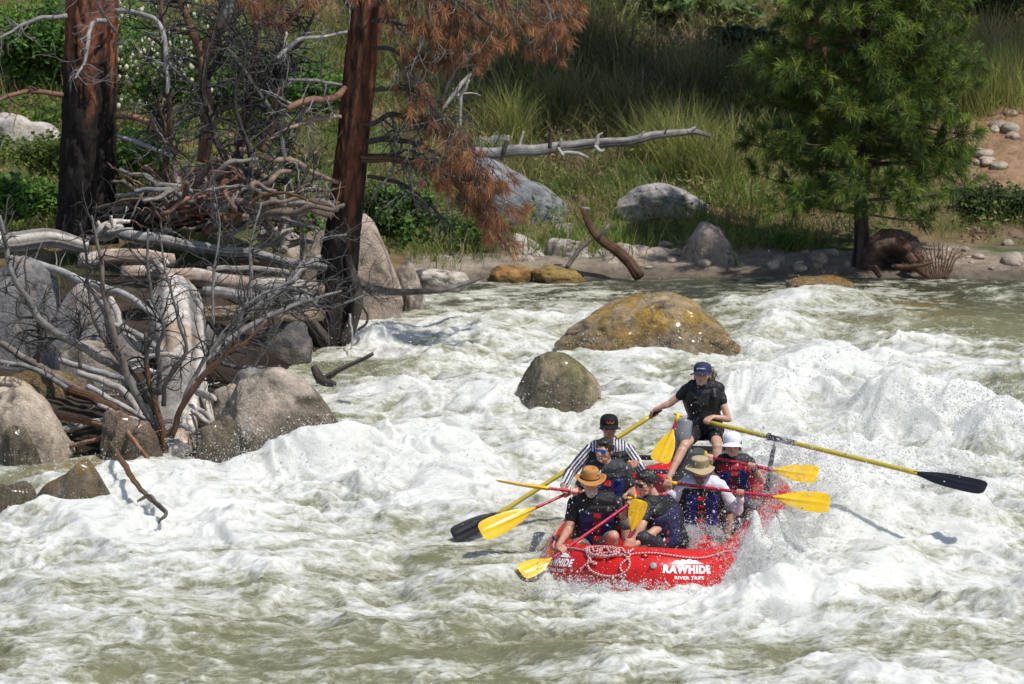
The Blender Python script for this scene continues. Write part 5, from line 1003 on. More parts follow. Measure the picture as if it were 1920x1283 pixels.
# grey valve
c0 = rsurf(.195, .62, RTR+.004); nrm = rsurf(.195, .62, RTR+.05)-c0; nrm /= np.linalg.norm(nrm); mb = MB(); v, f = tube(np.array([c0, c0+nrm*.008, c0+nrm*.012]), np.array([.032, .032, .024]), 24); mb.add(v, f, (.30, .32, .33)); mb.build('valve', M_gloss, raft)
for s_ in (-1.2, -.55, .12, .75, 1.4, 2.1, 2.8):
    c0 = rsurf(s_, 1.02, RTR+.003); nrm = rsurf(s_, 1.02, RTR+.05)-c0; nrm /= np.linalg.norm(nrm); mb = MB(); v, f = tube(np.array([c0, c0+nrm*.006]), np.array([.035, .028]), 16); mb.add(v, f, RED*.5); mb.build('rope_patch', M_pvc, raft)

# ================================================================== PADDLES AND OARS
YEL = np.array([.80, .50, .012]); MAG = np.array([.42, .012, .045]); OYEL = np.array([.50, .40, .05]); BLK = np.array([.012, .012, .014])
def blade(mb, A, B, nrm, wid, col, th=.012, rib=.016, oar=False, ns=26, nv=15):
    """blade from neck A to tip B"""
    A = np.array(A); B = np.array(B); u = B-A; L = np.linalg.norm(u); u /= L; nrm = np.array(nrm, float); nrm -= u*nrm.dot(u); nrm /= np.linalg.norm(nrm); vv = np.cross(nrm, u)
    t = np.linspace(0, 1, ns); prof = np.interp(t, [0, .12, .3, .5, .75, .9, .96, 1], [.10, .30, .66, .9, 1, .98, .88, .62] if not oar else [.18, .4, .75, .92, 1, .98, .88, .6]); q = np.linspace(-1, 1, nv)
    T, Q = np.meshgrid(t, q, indexing='ij'); half = wid/2*prof[:, None]; endc = np.clip((1-T)/.05, 0, 1)**.5
    thk = (th*.5*(1-Q**4)+rib*np.exp(-(Q*half/.013)**2)*(1-T)**.5)*np.maximum(endc, .15); cup = .02*T**2
    base = A+u*(T*L)[..., None]+vv*(Q*half)[..., None]+nrm*(cup+.008*Q**2*T)[..., None]; up = base+nrm*thk[..., None]; dn = base-nrm*thk[..., None]
    i = np.arange(ns-1)[:, None]*nv+np.arange(nv-1)[None]; F_ = np.stack([i, i+1, i+nv+1, i+nv], -1).reshape(-1, 4); mb.add(up.reshape(-1, 3), F_, col); mb.add(dn.reshape(-1, 3), F_[:, ::-1], col)
    ring = np.concatenate([np.arange(nv), np.arange(1, ns)*nv+nv-1, (ns-1)*nv+np.arange(nv-2, -1, -1), np.arange(ns-2, 0, -1)*nv]); r2 = np.roll(ring, -1); V = np.concatenate([up.reshape(-1, 3)[ring], dn.reshape(-1, 3)[ring]]); k = np.arange(len(ring)); kn = (k+1) % len(k); mb.add(V, np.stack([k+len(ring), kn+len(ring), kn, k], 1), col)
def rod(a, b, r, col, n=12, sides=14):
    mb = MB(); v, f = tube(lerp(np.array(a)[None], np.array(b)[None], np.linspace(0, 1, n)[:, None]), np.full(n, r), sides); mb.add(v, f, col); return mb
PADS = {}
def paddle(tip, neck, grip, Yt, Yn, Yg, nrm, lab, wid=.205, gripvis=True):
    T_ = at(*tip, Yt); N_ = at(*neck, Yn); G = at(*grip, Yg); p = thing('paddle', N_, lab, 'paddle', 'yellow bladed paddles of the crew')
    u = (N_-G)/np.linalg.norm(N_-G)
    rod(G, N_+u*.06, .0155, MAG).build('shaft', M_gloss, p)
    mb = MB(); blade(mb, N_, T_, nrm, wid, YEL); mb.build('blade', M_gloss, p)
    s = np.cross(u, [0, 1, 0]); s /= np.linalg.norm(s); mb = MB(); v, f = tube(np.array([G-s*.045, G-s*.02, G, G+s*.02, G+s*.045]), np.array([.013, .014, .017, .014, .013]), 12); mb.add(v, f, YEL); v, f = tube(np.array([G, G+u*.07]), np.array([.018, .019]), 12); mb.add(v, f, YEL); mb.build('grip', M_gloss, p)
    PADS[lab] = (N_, G); return (N_, G)
PA = paddle((900, 1000), (1003, 953), (1182, 872), 41.3, 41.6, 42.1, (.1, -1, .35), 'paddle with blade held in front of the black blade of the left oar')
PB = paddle((930, 905), (1030, 916), (1190, 936), 41.6, 41.7, 41.75, (0, .12, 1), 'paddle seen edge on, the uppermost on the left side of the raft', wid=.19)
PC = paddle((976, 1077), (1034, 1048), (1190, 938), 40.1, 40.25, 40.75, (.2, -.75, .9), 'paddle of the leather hat man digging into foam at the bow', wid=.19)
PD = paddle((1200, 937), (1184, 996), (1171, 1034), 40.45, 40.42, 40.36, (.05, -1, .1), 'paddle with blade pointing up between the two front paddlers', wid=.165)
PE = paddle((1556, 946), (1450, 932), (1256, 905), 41.3, 41.4, 41.6, (0, -1, .5), 'lower paddle reaching right, held by the man in the tan sun hat')
PF = paddle((1534, 893), (1448, 881), (1322, 855), 41.9, 42.0, 42.15, (.1, -1, .7), 'upper paddle reaching right, held by the person in the white cap', wid=.2)
PG = paddle((1236, 868), (1262, 806), (1272, 778), 42.6, 42.75, 42.8, (-.3, -1, .2), 'spare paddle strapped upright with its yellow blade left of the legs of the guide', wid=.21)
def oar(handle, neck, tip, Yh, Yn, Yt, piv, nrm, lab):
    H_ = at(*handle, Yh); N_ = at(*neck, Yn); T_ = at(*tip, Yt); p = thing('oar', piv, lab, 'oar', 'long oars of the guide'); u = (N_-H_)/np.linalg.norm(N_-H_)
    rod(H_+u*.12, N_+u*.04, .024, OYEL, 20).build('shaft', M_gloss, p); rod(H_, H_+u*.13, .019, BLK).build('grip', M_gloss, p)
    c_ = H_+u*np.dot(piv-H_, u); rod(c_-u*.03, c_+u*.27, .029, BLK*3).build('sleeve', M_gloss, p); v, f = tube(np.array([c_-u*.05, c_-u*.03]), np.array([.04, .04]), 16); mb = MB(); mb.add(v, f, BLK*2); mb.build('stopper', M_gloss, p)
    mb = MB(); blade(mb, N_, T_, nrm, .175, BLK, oar=True, th=.014, rib=.02); mb.build('blade', M_gloss, p); return H_, u
OL = oar((1240, 768), (938, 962), (848, 1006), 43.3, 42.75, 42.6, TOW[-1], (.2, -1, .45), 'left yellow oar with black blade dipping behind a yellow paddle blade')
OR = oar((1312, 788), (1714, 886), (1849, 919), 43.15, 41.75, 41.35, TOW[1], (.1, -1, .8), 'right yellow oar with black blade in the air over the waves')
# ================================================================== PEOPLE
def rcone(a, b, ra, rb, sides=12, k=3):
    a = np.array(a, float); b = np.array(b, float); d = b-a; L = np.linalg.norm(d); d = d/L if L > 1e-6 else np.array([0, 0, 1.])
    th = np.linspace(0, PI/2, k+2)[1:]; P = [a-d*ra*math.cos(t) for t in th[:-1]]+[a, b]+[b+d*rb*math.cos(t) for t in th[:-1][::-1]]
    R = [ra*math.sin(t) for t in th[:-1]]+[ra, rb]+[rb*math.sin(t) for t in th[:-1][::-1]]
    P = np.array([a-d*ra*.999]+P+[b+d*rb*.999]); R = np.array([ra*.04]+R+[rb*.04]); up = np.array([.3, .2, 1]) if abs(d[2]) < .8 else np.array([1, .2, .1])
    n = np.cross(d, up); n /= np.linalg.norm(n); bb = np.cross(d, n); an = np.linspace(0, 2*PI, sides, endpoint=False)
    V = P[:, None]+R[:, None, None]*(np.cos(an)[None, :, None]*n+np.sin(an)[None, :, None]*bb); m = len(P)
    i = np.arange(m-1)[:, None]*sides; j = np.arange(sides)[None]; jn = (j+1) % sides; F_ = np.stack([i+j, i+jn, i+sides+jn, i+sides+j], -1).reshape(-1, 4)
    F2 = np.array([[0, sides-1-q, sides-2-q] for q in range(sides-2)]); F3 = (m-1)*sides+np.array([[0, q+1, q+2] for q in range(sides-2)]); return V.reshape(-1, 3), F_, np.concatenate([F2, F3])
class BL:
    """blob list fused into one continuous surface"""
    def __init__(s): s.mb = MB()
    def cone(s, a, b, ra, rb): v, q, t = rcone(a, b, ra, rb); n0 = s.mb.n; s.mb.add(v, q); s.mb.f3.append(t+n0); return s
    def ell(s, c, ax, r): v, f = ICO[3]; s.mb.add((v*np.array(r))@np.array(ax)+np.array(c), f); return s
    def fuse(s, vox=.008, sm=4, fac=.5):
        v, c = s.mb.arrays(); me = bpy.data.meshes.new('fusing'); F_ = [tuple(r) for a in s.mb.f4 for r in a.tolist()]+[tuple(r) for a in s.mb.f3 for r in a.tolist()]
        me.from_pydata(v.tolist(), [], F_); o = bpy.data.objects.new('fusing', me); COL.objects.link(o)
        m = o.modifiers.new('r', 'REMESH'); m.mode = 'VOXEL'; m.voxel_size = vox; m2 = o.modifiers.new('s', 'SMOOTH'); m2.iterations = sm; m2.factor = fac
        dg = bpy.context.evaluated_depsgraph_get(); e = bpy.data.meshes.new_from_object(o.evaluated_get(dg)); V = np.zeros(len(e.vertices)*3); e.vertices.foreach_get('co', V); V = V.reshape(-1, 3)
        lv = np.zeros(len(e.loops), int); e.loops.foreach_get('vertex_index', lv); ls = np.zeros(len(e.polygons), int); lt = ls.copy(); e.polygons.foreach_get('loop_start', ls); e.polygons.foreach_get('loop_total', lt)
        F4 = lv[ls[lt == 4][:, None]+np.arange(4)]; bpy.data.objects.remove(o); bpy.data.meshes.remove(me); bpy.data.meshes.remove(e); return V, F4
M_skin, n_, l_, b_ = nmat('skin')
M_skin = vcmat('wet_skin', rough=.42, spec=.45, var=.10, vscale=14, bump=.15, bscale=120, bdist=.002, coat=.12)
b_ = M_skin.node_tree.nodes['Principled BSDF']; b_.inputs['Subsurface Weight'].default_value = .12; b_.inputs['Subsurface Radius'].default_value = (.02, .008, .004)
M_cloth = vcmat('wet_cloth', rough=.6, spec=.35, var=.15, vscale=8, bump=.6, bscale=22, bdist=.014, bdetail=3)
M_vest = vcmat('vest_nylon', rough=.5, spec=.35, var=.15, vscale=9, bump=.5, bscale=26, bdist=.01, bdetail=3)
M_hair = vcmat('wet_hair', rough=.35, spec=.5, var=.3, vscale=30, bump=.8, bscale=60, bdist=.006, stretch=(1, 1, .4))
M_hat = vcmat('hat_cloth', rough=.75, spec=.2, var=.12, vscale=14, bump=.3, bscale=60, bdist=.004)
def unit(v): v = np.array(v, float); return v/(np.linalg.norm(v)+1e-9)
def dist_seg(P, a, b):
    d = b-a; t = np.clip(((P-a)@d)/d.dot(d), 0, 1); return np.linalg.norm(P-a-t[:, None]*d, axis=1), t
def hand(bl, G, axis, wr, th=1, k=1.0, rs=.016, backdir=(0, -.5, 1)):
    """five-fingered hand closed round a shaft at G; returns the wrist point"""
    axis = unit(axis); wd = unit(wr-G); wd = unit(wd-axis*wd.dot(axis)*.8); w0 = unit(wd-axis*wd.dot(axis)); n = np.cross(axis, w0)
    if n.dot(np.array(backdir)) < 0: n = -n
    W = G+n*(rs+.016)+wd*.082*k
    offs = [(-.031, .0088, 1.), (-.0105, .0094, 1.08), (.0105, .0092, 1.02), (.030, .0080, .86)]
    for o_, r_, l_2 in offs:
        o_ = -o_*th*-1; ang = np.radians([-8, 45, 105, 165, 165+55*l_2]); pts = [G+axis*o_+(rs+r_*.95)*(math.cos(a)*n-math.sin(a)*w0) for a in ang]
        kn = G+axis*o_+n*(rs+.016)+w0*.014
        bl.cone(W+axis*o_*.55, kn, .0145*k, .0125*k); bl.cone(kn, pts[1], .011*k, r_*k)
        for a, b in zip(pts[1:-1], pts[2:]): bl.cone(a, b, r_*k, r_*.9*k)
    t0 = G+n*(rs+.006)+w0*.052+axis*th*.026; t1 = G+w0*(rs+.016)+axis*th*.046; t2 = G+w0*(rs*.4)-n*(rs+.010)+axis*th*.048
    bl.cone(W+axis*th*.01, t0, .015*k, .0145*k); bl.cone(t0, t1, .0135*k, .0105*k); bl.cone(t1, t2, .0105*k, .0088*k)
    return W
def head_frame(yaw, pitch, roll=0):
    """yaw 0 looks at the camera, + to image right; pitch + looks down"""
    y, p = math.radians(yaw), math.radians(pitch); f = np.array([math.sin(y)*math.cos(p), -math.cos(y)*math.cos(p), -math.sin(p)]); r = unit(np.cross(np.array([0, 0, 1.]), f)); u = np.cross(f, r)
    a = math.radians(roll); r, u = r*math.cos(a)+u*math.sin(a), -r*math.sin(a)+u*math.cos(a); return f, r, u
def lathe_hat(c, f, r, u, prof, col, ell=(1, 1.18), shape=None, n=48, name='hat', root=None, mat=None, colf=None, thick=.004):
    """hat as swept profile [(radius, height)], elliptical, shape(ang, t, rad) -> extra height, radius factor"""
    pr = spline(prof, 40); a = np.linspace(0, 2*PI, n, endpoint=False); mb = MB()
    T = np.linspace(0, 1, 40)[:, None]+0*a[None]; A = a[None]+0*T; R = pr[:, 0][:, None]+0*A; Hh = pr[:, 1][:, None]+0*A
    if shape: dh, dr = shape(A, T, R); Hh = Hh+dh; R = R*dr
    cf, cr_ = np.cos(A), np.sin(A); V = c+f*(cf*R*ell[1])[..., None]+r*(cr_*R*ell[0])[..., None]+u*Hh[..., None]
    i = np.arange(39)[:, None]*n; j = np.arange(n)[None]; jn = (j+1) % n; F_ = np.stack([i+j, i+jn, i+n+jn, i+n+j], -1).reshape(-1, 4)
    cc = np.tile(np.array(col), (V.reshape(-1, 3).shape[0], 1)) if colf is None else colf(A, T).reshape(-1, 3)
    mb.add(V.reshape(-1, 3), F_, cc); o = mb.build(name, mat or M_hat, root)
    s = o.modifiers.new('thickness', 'SOLIDIFY'); s.thickness = thick; s.offset = 1; return o
def cap(root, c, f, r, u, col, brim, logo_col, text=None):
    """baseball cap"""
    cc = c+u*.035-f*.005; o = lathe_hat(cc, f, r, u, [(.086, -.006), (.088, .02), (.082, .052), (.060, .078), (.025, .088), (.001, .089)], col, (.98, 1.18), name='cap', root=root)
    mb = MB(); ns, nq = 16, 25; t = np.linspace(0, 1, ns); q = np.linspace(-1, 1, nq); T, Q = np.meshgrid(t, q, indexing='ij'); an = Q*1.05
    rad = .1+T*.088*np.sqrt(np.clip(1-Q**2*.97, 0, 1)); V = cc+f*(np.cos(an)*rad*1.06)[..., None]+r*(np.sin(an)*rad*.92)[..., None]+u*(.004-.020*T-.022*Q**2)[..., None]
    i = np.arange(ns-1)[:, None]*nq+np.arange(nq-1)[None]; F_ = np.stack([i, i+1, i+nq+1, i+nq], -1).reshape(-1, 4); mb.add(V.reshape(-1, 3), F_, brim); b = mb.build('visor', M_hat, root); s = b.modifiers.new('thickness', 'SOLIDIFY'); s.thickness = .004
    mb = MB(); v_, f_ = ICO[2]; mb.add(v_*.008+cc+u*.091, f_, np.array(brim)); mb.build('cap_button', M_hat, root)
    if text is not None:
        v, ff = text_mesh(text, .03, .001, .2); w_ = np.ptp(v[:, 0]); v = v*.085/w_
    elif logo_col is not None:
        x = np.linspace(-.04, .04, 60); mbx = MB(); P = np.stack([x, .008*np.sin(x*420)+.006*np.sin(x*170+1), 0*x], 1); v, ff = tube(P, np.full(60, .0028), 5)
    if logo_col is not None:
        # seen from the front the wearer's left is the viewer's right
        an = v[:, 0]/.095; hh = .030+v[:, 1]; rr = np.interp(hh, [-.012, .02, .058, .088], [.090, .092, .085, .058])+.0065
        V = cc+f*(np.cos(an)*rr*1.18)[:, None]+r*(np.sin(an)*rr*.98)[:, None]+u*hh[:, None]; mb = MB(); mb.add(V, ff, logo_col); mb.build('cap_lettering', M_print, root)
SK = np.array([.56, .33, .235])
def person(lab, Y0, J, yaw, pitch, grips, skin=SK, shirt=(.012, .012, .014), sleeve=.55, vest=None, pants=(.10, .10, .10), hair=(.03, .02, .015), hat=None, glasses=None, roll=0, k=1.0, beard=None, female=False, stripes=False, legs=True, pantlen=1.0, ponytail=False, hairtop=True, collar=None, watch=None, vest_cols=None, extra=None):
    W3 = {q: at(a, b, Y0+dy) for q, (a, b, dy) in J.items()}; hips = W3['hip']; root = thing('person', hips, lab, 'person', 'crew of the red raft')
    f, r, u = head_frame(yaw, pitch, roll); hc = W3['head']; sL, sR = W3['sL'], W3['sR']; nb = (sL+sR)/2+np.array([0, 0, .02]); axx = unit(sR-sL); fw = unit(np.cross(axx, np.array([0, 0, 1.])));
    if fw[1] > 0: fw = -fw
    if 'fw' in (extra or {}): fw = unit(extra['fw']); 
    w_ = .86 if female else 1.0
    def torso(bl, g, t0=0., t1=1., arm=False):
        st = [(0.08, .105, .088), (.3, .095, .112), (.62, .065, .102 if not female else .088), (1.0, .08, .118)]
        ts = np.linspace(t0, t1, 6); pr = None
        for t in ts:
            hw = np.interp(t, [q[0] for q in st], [q[1] for q in st])*k*w_; rr = np.interp(t, [q[0] for q in st], [q[2] for q in st])*k*w_+g; c_ = lerp(nb, hips, t)-fw*.02*math.sin(t*PI)
            cur = (c_-axx*hw, c_+axx*hw, rr); bl.cone(cur[0], cur[1], rr, rr)
            if pr: bl.cone(pr[0], cur[0], pr[2], rr); bl.cone(pr[1], cur[1], pr[2], rr)
            pr = cur
    # ---- body
    bl = BL(); torso(bl, -.006); bl.cone(sL, sR, .058*k, .058*k); bl.cone(nb, hc-u*.06*k-f*.02, .060*k*w_, .052*k*w_)
    ax = np.array([r, f, u]); bl.ell(hc+u*.028*k-f*.012, ax, (.073*k, .093*k, .090*k)); bl.ell(hc-u*.02*k+f*.022*k, ax, (.060*k, .066*k, .078*k))
    bl.cone(hc-u*.065*k+f*.045*k-r*.018, hc-u*.065*k+f*.045*k+r*.018, .035*k, .035*k); bl.cone(hc-u*.085*k+f*.066*k, hc-u*.086*k+f*.067*k, .022*k, .022*k)
    bl.cone(hc+u*.012*k+f*.083*k, hc-u*.022*k+f*.100*k, .010*k, .0145*k); bl.cone(hc-u*.026*k+f*.088*k-r*.012, hc-u*.026*k+f*.088*k+r*.012, .009*k, .009*k)
    bl.cone(hc+u*.028*k+f*.074*k-r*.032, hc+u*.028*k+f*.074*k+r*.032, .013*k, .013*k); bl.cone(hc-u*.052*k+f*.078*k-r*.016, hc-u*.052*k+f*.078*k+r*.016, .0105*k, .0105*k)
    for s in (-1, 1): bl.ell(hc+r*s*.076*k-u*.004-f*.008, ax, (.010, .018, .030)); bl.cone(hc-u*.012*k+f*.058*k+r*s*.036*k, hc-u*.03*k+f*.05*k+r*s*.04*k, .026*k, .024*k)
    wr = {}
    for s in ('L', 'R'):
        G, axs, th, bd = grips[s]; el = W3['e'+s]; sh = W3['s'+s]; W_ = hand(bl, np.array(G), axs, el, th, .98*k if not female else .88, backdir=bd); wr[s] = W_
        bl.cone(sh, el, .052*k*w_, .041*k*w_); bl.cone(lerp(sh, el, .3), lerp(sh, el, .6), .050*k*w_, .046*k*w_); bl.cone(el, W_, .040*k*w_, .026*k*w_); bl.cone(lerp(el, W_, .12), lerp(el, W_, .45), .043*k*w_, .037*k*w_)
    for s, sg in (('L', -1), ('R', 1)):
        hp = hips+axx*sg*.09*k; kn = W3['k'+s]; an = W3['a'+s]; bl.cone(hp, kn, .085*k*w_, .058*k*w_); bl.cone(kn, an, .056*k*w_, .036*k*w_); bl.cone(lerp(kn, an, .15), lerp(kn, an, .5), .058*k*w_, .052*k*w_)
        ft = an+fw*.15+np.array([0, 0, -.05]); bl.cone(an+np.array([0, 0, -.04]), ft, .034*k, .028*k)
    V, F_ = bl.fuse(.0062, 3); n1 = fbm(V[:, 0]*9, V[:, 1]*9, V[:, 2]*9, 3); c = np.array(skin)*(1+.10*n1[:, None])
    lips = np.linalg.norm((V-(hc-u*.052*k+f*.088*k))*1.0, axis=1); c = lerp(c, np.array([.36, .12, .10])[None], (sstep(.022, .012, lips)*.7)[:, None])
    ck = np.minimum(np.linalg.norm(V-(hc-u*.02*k+f*.07*k+r*.04), axis=1), np.linalg.norm(V-(hc-u*.02*k+f*.07*k-r*.04), axis=1)); c = lerp(c, np.array(skin)*np.array([1.12, .78, .75]), (sstep(.04, .01, ck)*.6)[:, None])
    if beard is not None:
        bd_ = (V-hc)@u; bf = (V-hc)@f; m_ = sstep(-.03, -.05, bd_)*sstep(.01, .04, bf)*sstep(.14, .12, np.linalg.norm(V-hc, axis=1)); c = lerp(c, np.array(beard)[None]*(1+.3*n1[:, None]), m_[:, None]*.85)
    mb = MB(); mb.add(V, F_, np.clip(c, .01, .9)); mb.build('body', M_skin, root)
    # ---- shirt
    bl = BL(); torso(bl, .008); bl.cone(sL, sR, .070*k, .070*k); bl.cone(nb-fw*.01, nb+np.array([0, 0, .03]), .068*k*w_, .062*k*w_)
    for s in ('L', 'R'):
        el = W3['e'+s]; sh = W3['s'+s]
        if sleeve <= 1: bl.cone(sh, lerp(sh, el, sleeve), .066*k*w_, .062*k*w_)
        else: bl.cone(sh, el, .066*k*w_, .054*k*w_); bl.cone(el, lerp(el, wr[s], min(.88, sleeve-1)), .054*k*w_, .043*k)
    V, F_ = bl.fuse(.0065 if stripes else .009, 3); wn = ridge(V[:, 0]*7, V[:, 1]*7, V[:, 2]*9, 3); nm = unit(V.mean(0)-hips)
    Nrm = V-lerp(nb, hips, .5); V = V+(wn-.5)[:, None]*.011*Nrm/np.linalg.norm(Nrm, axis=1)[:, None]
    c = np.tile(np.array(shirt), (len(V), 1))*(1+.15*(wn[:, None]-.5))
    if stripes:
        x = (V-nb)@axx; ph = x/.030
        for s in ('L', 'R'):
            for a, b in ((W3['s'+s], W3['e'+s]), (W3['e'+s], wr[s])):
                d, t = dist_seg(V, a, b); ad = unit(b-a); sd = unit(np.cross(ad, [0, 1, 0])); on = (d < .078) & (np.abs(x) > .17); ph = np.where(on, ((V-a)@sd)/.030, ph)
        dk = (ph % 1) < .52; c = np.where(dk[:, None], np.array([.022, .022, .05]), np.array([.66, .65, .68]))
    mb = MB(); mb.add(V, F_, c); mb.build('shirt', M_cloth, root)
    # ---- trousers
    bl = BL(); bl.cone(hips-axx*.085*k, hips+axx*.085*k, .130*k*w_, .130*k*w_)
    for s, sg in (('L', -1), ('R', 1)):
        hp = hips+axx*sg*.09*k; kn = W3['k'+s]; an = W3['a'+s]; bl.cone(hp, lerp(hp, kn, min(1, pantlen)), .102*k*w_, lerp(.102, .074, min(1, pantlen))*k*w_)
        if pantlen > 1: bl.cone(kn, lerp(kn, an, pantlen-1), .072*k, .056*k)
    V, F_ = bl.fuse(.010, 3); mb = MB(); mb.add(V, F_, pants); mb.build('trousers' if pantlen > 1 else 'shorts', M_cloth, root)
    for s in ('L', 'R'):
        an = W3['a'+s]; bl = BL(); bl.cone(an+np.array([0, 0, -.05]), an+fw*.16+np.array([0, 0, -.065]), .044*k, .036*k); V, F_ = bl.fuse(.009, 2); mb = MB(); mb.add(V, F_, (.04, .04, .045)); mb.build('shoe', M_cloth, root)
    # ---- life vest
    if vest is not None:
        bl = BL(); torso(bl, .034, .16, .84)
        for sg in (-1, 1):
            top = nb+axx*sg*.10*k+np.array([0, 0, .055]); bl.cone(lerp(nb, hips, .18)+axx*sg*.10*k+fw*.11*k, top, .034, .026); bl.cone(top, lerp(nb, hips, .18)+axx*sg*.10*k-fw*.10*k, .026, .034)
        V, F_ = bl.fuse(.0085, 3); x = (V-nb)@axx; ld = (V-nb)@fw; tt = ((V-nb)@(hips-nb))/((hips-nb)@(hips-nb)); base = np.array(vest); c = np.tile(base, (len(V), 1)).astype(float)
        vc = vest_cols or dict(mid=(.015, .015, .015), strap=(.55, .02, .03), edge=(.012, .012, .014))
        mid = (np.abs(x) < .045) & (ld > 0); c[mid] = vc['mid']; st = mid & ((tt*6.5) % 1 < .55) & (np.abs(x) < .034); c[st] = vc['strap']
        c[(np.abs(x) > .155*k*w_)] = vc['edge']; c[(tt > .80)] = vc['edge']; c[(tt < .12)] = vc['edge']; grv = np.exp(-((tt*4 % 1-.5)/.08)**2)*(~mid)
        mb = MB(); mb.add(V-(V-lerp(nb, hips, .5))*(.03*grv)[:, None], F_, c); mb.build('life_vest', M_vest, root)
        for q in (.35, .55):
            cc_ = lerp(nb, hips, q)+fw*(.15*k*w_); mb = MB(); v, ff = rbox(cc_, (.03, .008, .014), np.array([axx, fw, np.cross(fw, axx)])); mb.add(v, ff, BLK); mb.build('buckle', M_gloss, root)
    if collar is not None:
        a = np.linspace(0, 2*PI, 30, endpoint=False); P = nb+np.array([0, 0, .035])+axx[None]*(.095*np.cos(a))[:, None]+fw[None]*(.09*np.sin(a)+.0)[:, None]+np.array([0, 0, 1])*(-.03*np.sin(a)[:, None]); v, ff = tube(P, np.full(30, .03), 12, cap=False, closed=True, noise=.2, nscale=20); mb = MB(); mb.add(v, ff, collar); mb.build('vest_collar', M_vest, root)
    # ---- hair
    if hair is not None:
        bl = BL()
        if hairtop: bl.ell(hc+u*.040*k-f*.022, ax, (.086*k, .098*k, .092*k)); bl.ell(hc+u*.086*k+f*.036*k, ax, (.064*k, .050*k, .034*k))
        else: bl.ell(hc+u*.012*k-f*.034, ax, (.083*k, .084*k, .082*k))
        for s in (-1, 1): bl.cone(hc+r*s*.074*k+u*.03*k-f*.01, hc+r*s*.074*k-u*(.015 if not female else .05)*k-f*.018, .018, .013)
        V, F_ = bl.fuse(.006, 1); d = V-hc; n2 = ridge(d@r*40, d@u*12, d@f*40, 3); V = V+d/np.linalg.norm(d, axis=1)[:, None]*((n2-.5)*.012)[:, None]; mb = MB(); mb.add(V, F_, np.array(hair)*(1+.5*(n2[:, None]-.5))); mb.build('hair', M_hair, root)
        if ponytail:
            mb = MB(); rg = np.random.default_rng(4)
            for q in range(60):
                a_ = hc-f*.09+u*.03+rg.normal(size=3)*.008; e = hc-f*.15+r*.085+np.array([.0, 0, -.07])+rg.normal(size=3)*np.array([.035, .03, .04]); v, ff = tube(spline([a_, lerp(a_, e, .5)+np.array([.02, 0, .03])+rg.normal(size=3)*.012, e], 9), np.linspace(.004, .0015, 9), 4); mb.add(v, ff, np.array([.14, .085, .05])*rg.uniform(.5, 1.5))
            mb.build('ponytail', M_hair, root)
    if glasses is not None:
        for s in (-1, 1):
            mb = MB(); v, ff = ICO[3]; c_ = hc+u*.010*k+f*.088*k+r*s*.033; axg = np.array([unit(r+f*-.3*s), unit(f+r*.3*s), u]); q = v*np.array([.029, .007, .021]); mb.add(q@axg+c_, ff, glasses); mb.build('sunglass_lens', M_gloss, root)
        mb = MB()
        for s in (-1, 1): v, ff = tube(spline([hc+u*.017+f*.086+r*s*.058, hc+u*.014+f*.04+r*s*.080, hc+u*.01-f*.01+r*s*.082], 8), np.full(8, .003), 6); mb.add(v, ff, BLK)
        v, ff = tube(spline([hc+u*.020+f*.086-r*.06, hc+u*.024+f*.098, hc+u*.020+f*.086+r*.06], 10), np.full(10, .0035), 6); mb.add(v, ff, BLK); mb.build('sunglass_frame', M_gloss, root)
    else:
        for s in (-1, 1):
            c_ = hc+u*.006*k+f*.077*k+r*s*.031; v, ff = ICO[2]; mb = MB(); mb.add((v*np.array([.013, .009, .0075]))@ax+c_+f*.002, ff, lerp(np.array([.6, .58, .55]), np.array([.03, .02, .015]), (np.abs(v[:, 0]) < .5)[:, None]*1.)); mb.build('eye', M_gloss, root)
            mb = MB(); v, ff = tube(np.array([c_+u*.020-r*.015+f*.006, c_+u*.024+f*.009, c_+u*.020+r*.015+f*.005]), np.array([.002, .0035, .002]), 6); mb.add(v, ff, np.array(hair if hair is not None else (.1, .08, .06))); mb.build('eyebrow', M_hair, root)
    if beard is not None:
        bl = BL(); bl.ell(hc-u*.082*k+f*.060*k, ax, (.045, .036, .040)); bl.cone(hc-u*.045*k+f*.045*k-r*.052*k, hc-u*.088*k+f*.06*k, .016, .02); bl.cone(hc-u*.045*k+f*.045*k+r*.052*k, hc-u*.088*k+f*.06*k, .016, .02); bl.cone(hc-u*.04*k+f*.092*k-r*.02, hc-u*.04*k+f*.092*k+r*.02, .008, .008)
        V, F_ = bl.fuse(.005, 1); n2 = ridge(V[:, 0]*60, V[:, 1]*60, V[:, 2]*25, 2); d = V-hc; V = V+unit(d.mean(0))*((n2-.5)*.012)[:, None]; mb = MB(); mb.add(V, F_, np.array(beard)*(1+.5*(n2[:, None]-.5))); mb.build('beard', M_hair, root)
    if watch:
        W_ = wr[watch]; el = W3['e'+watch]; p0 = lerp(W_, el, .12); mb = MB(); v, ff = tube(np.array([p0, lerp(W_, el, .22)]), np.array([.034, .036]), 18); mb.add(v, ff, BLK*1.5); mb.build('watch', M_gloss, root)
    if hat: hat(root, hc, f, r, u)
    return root
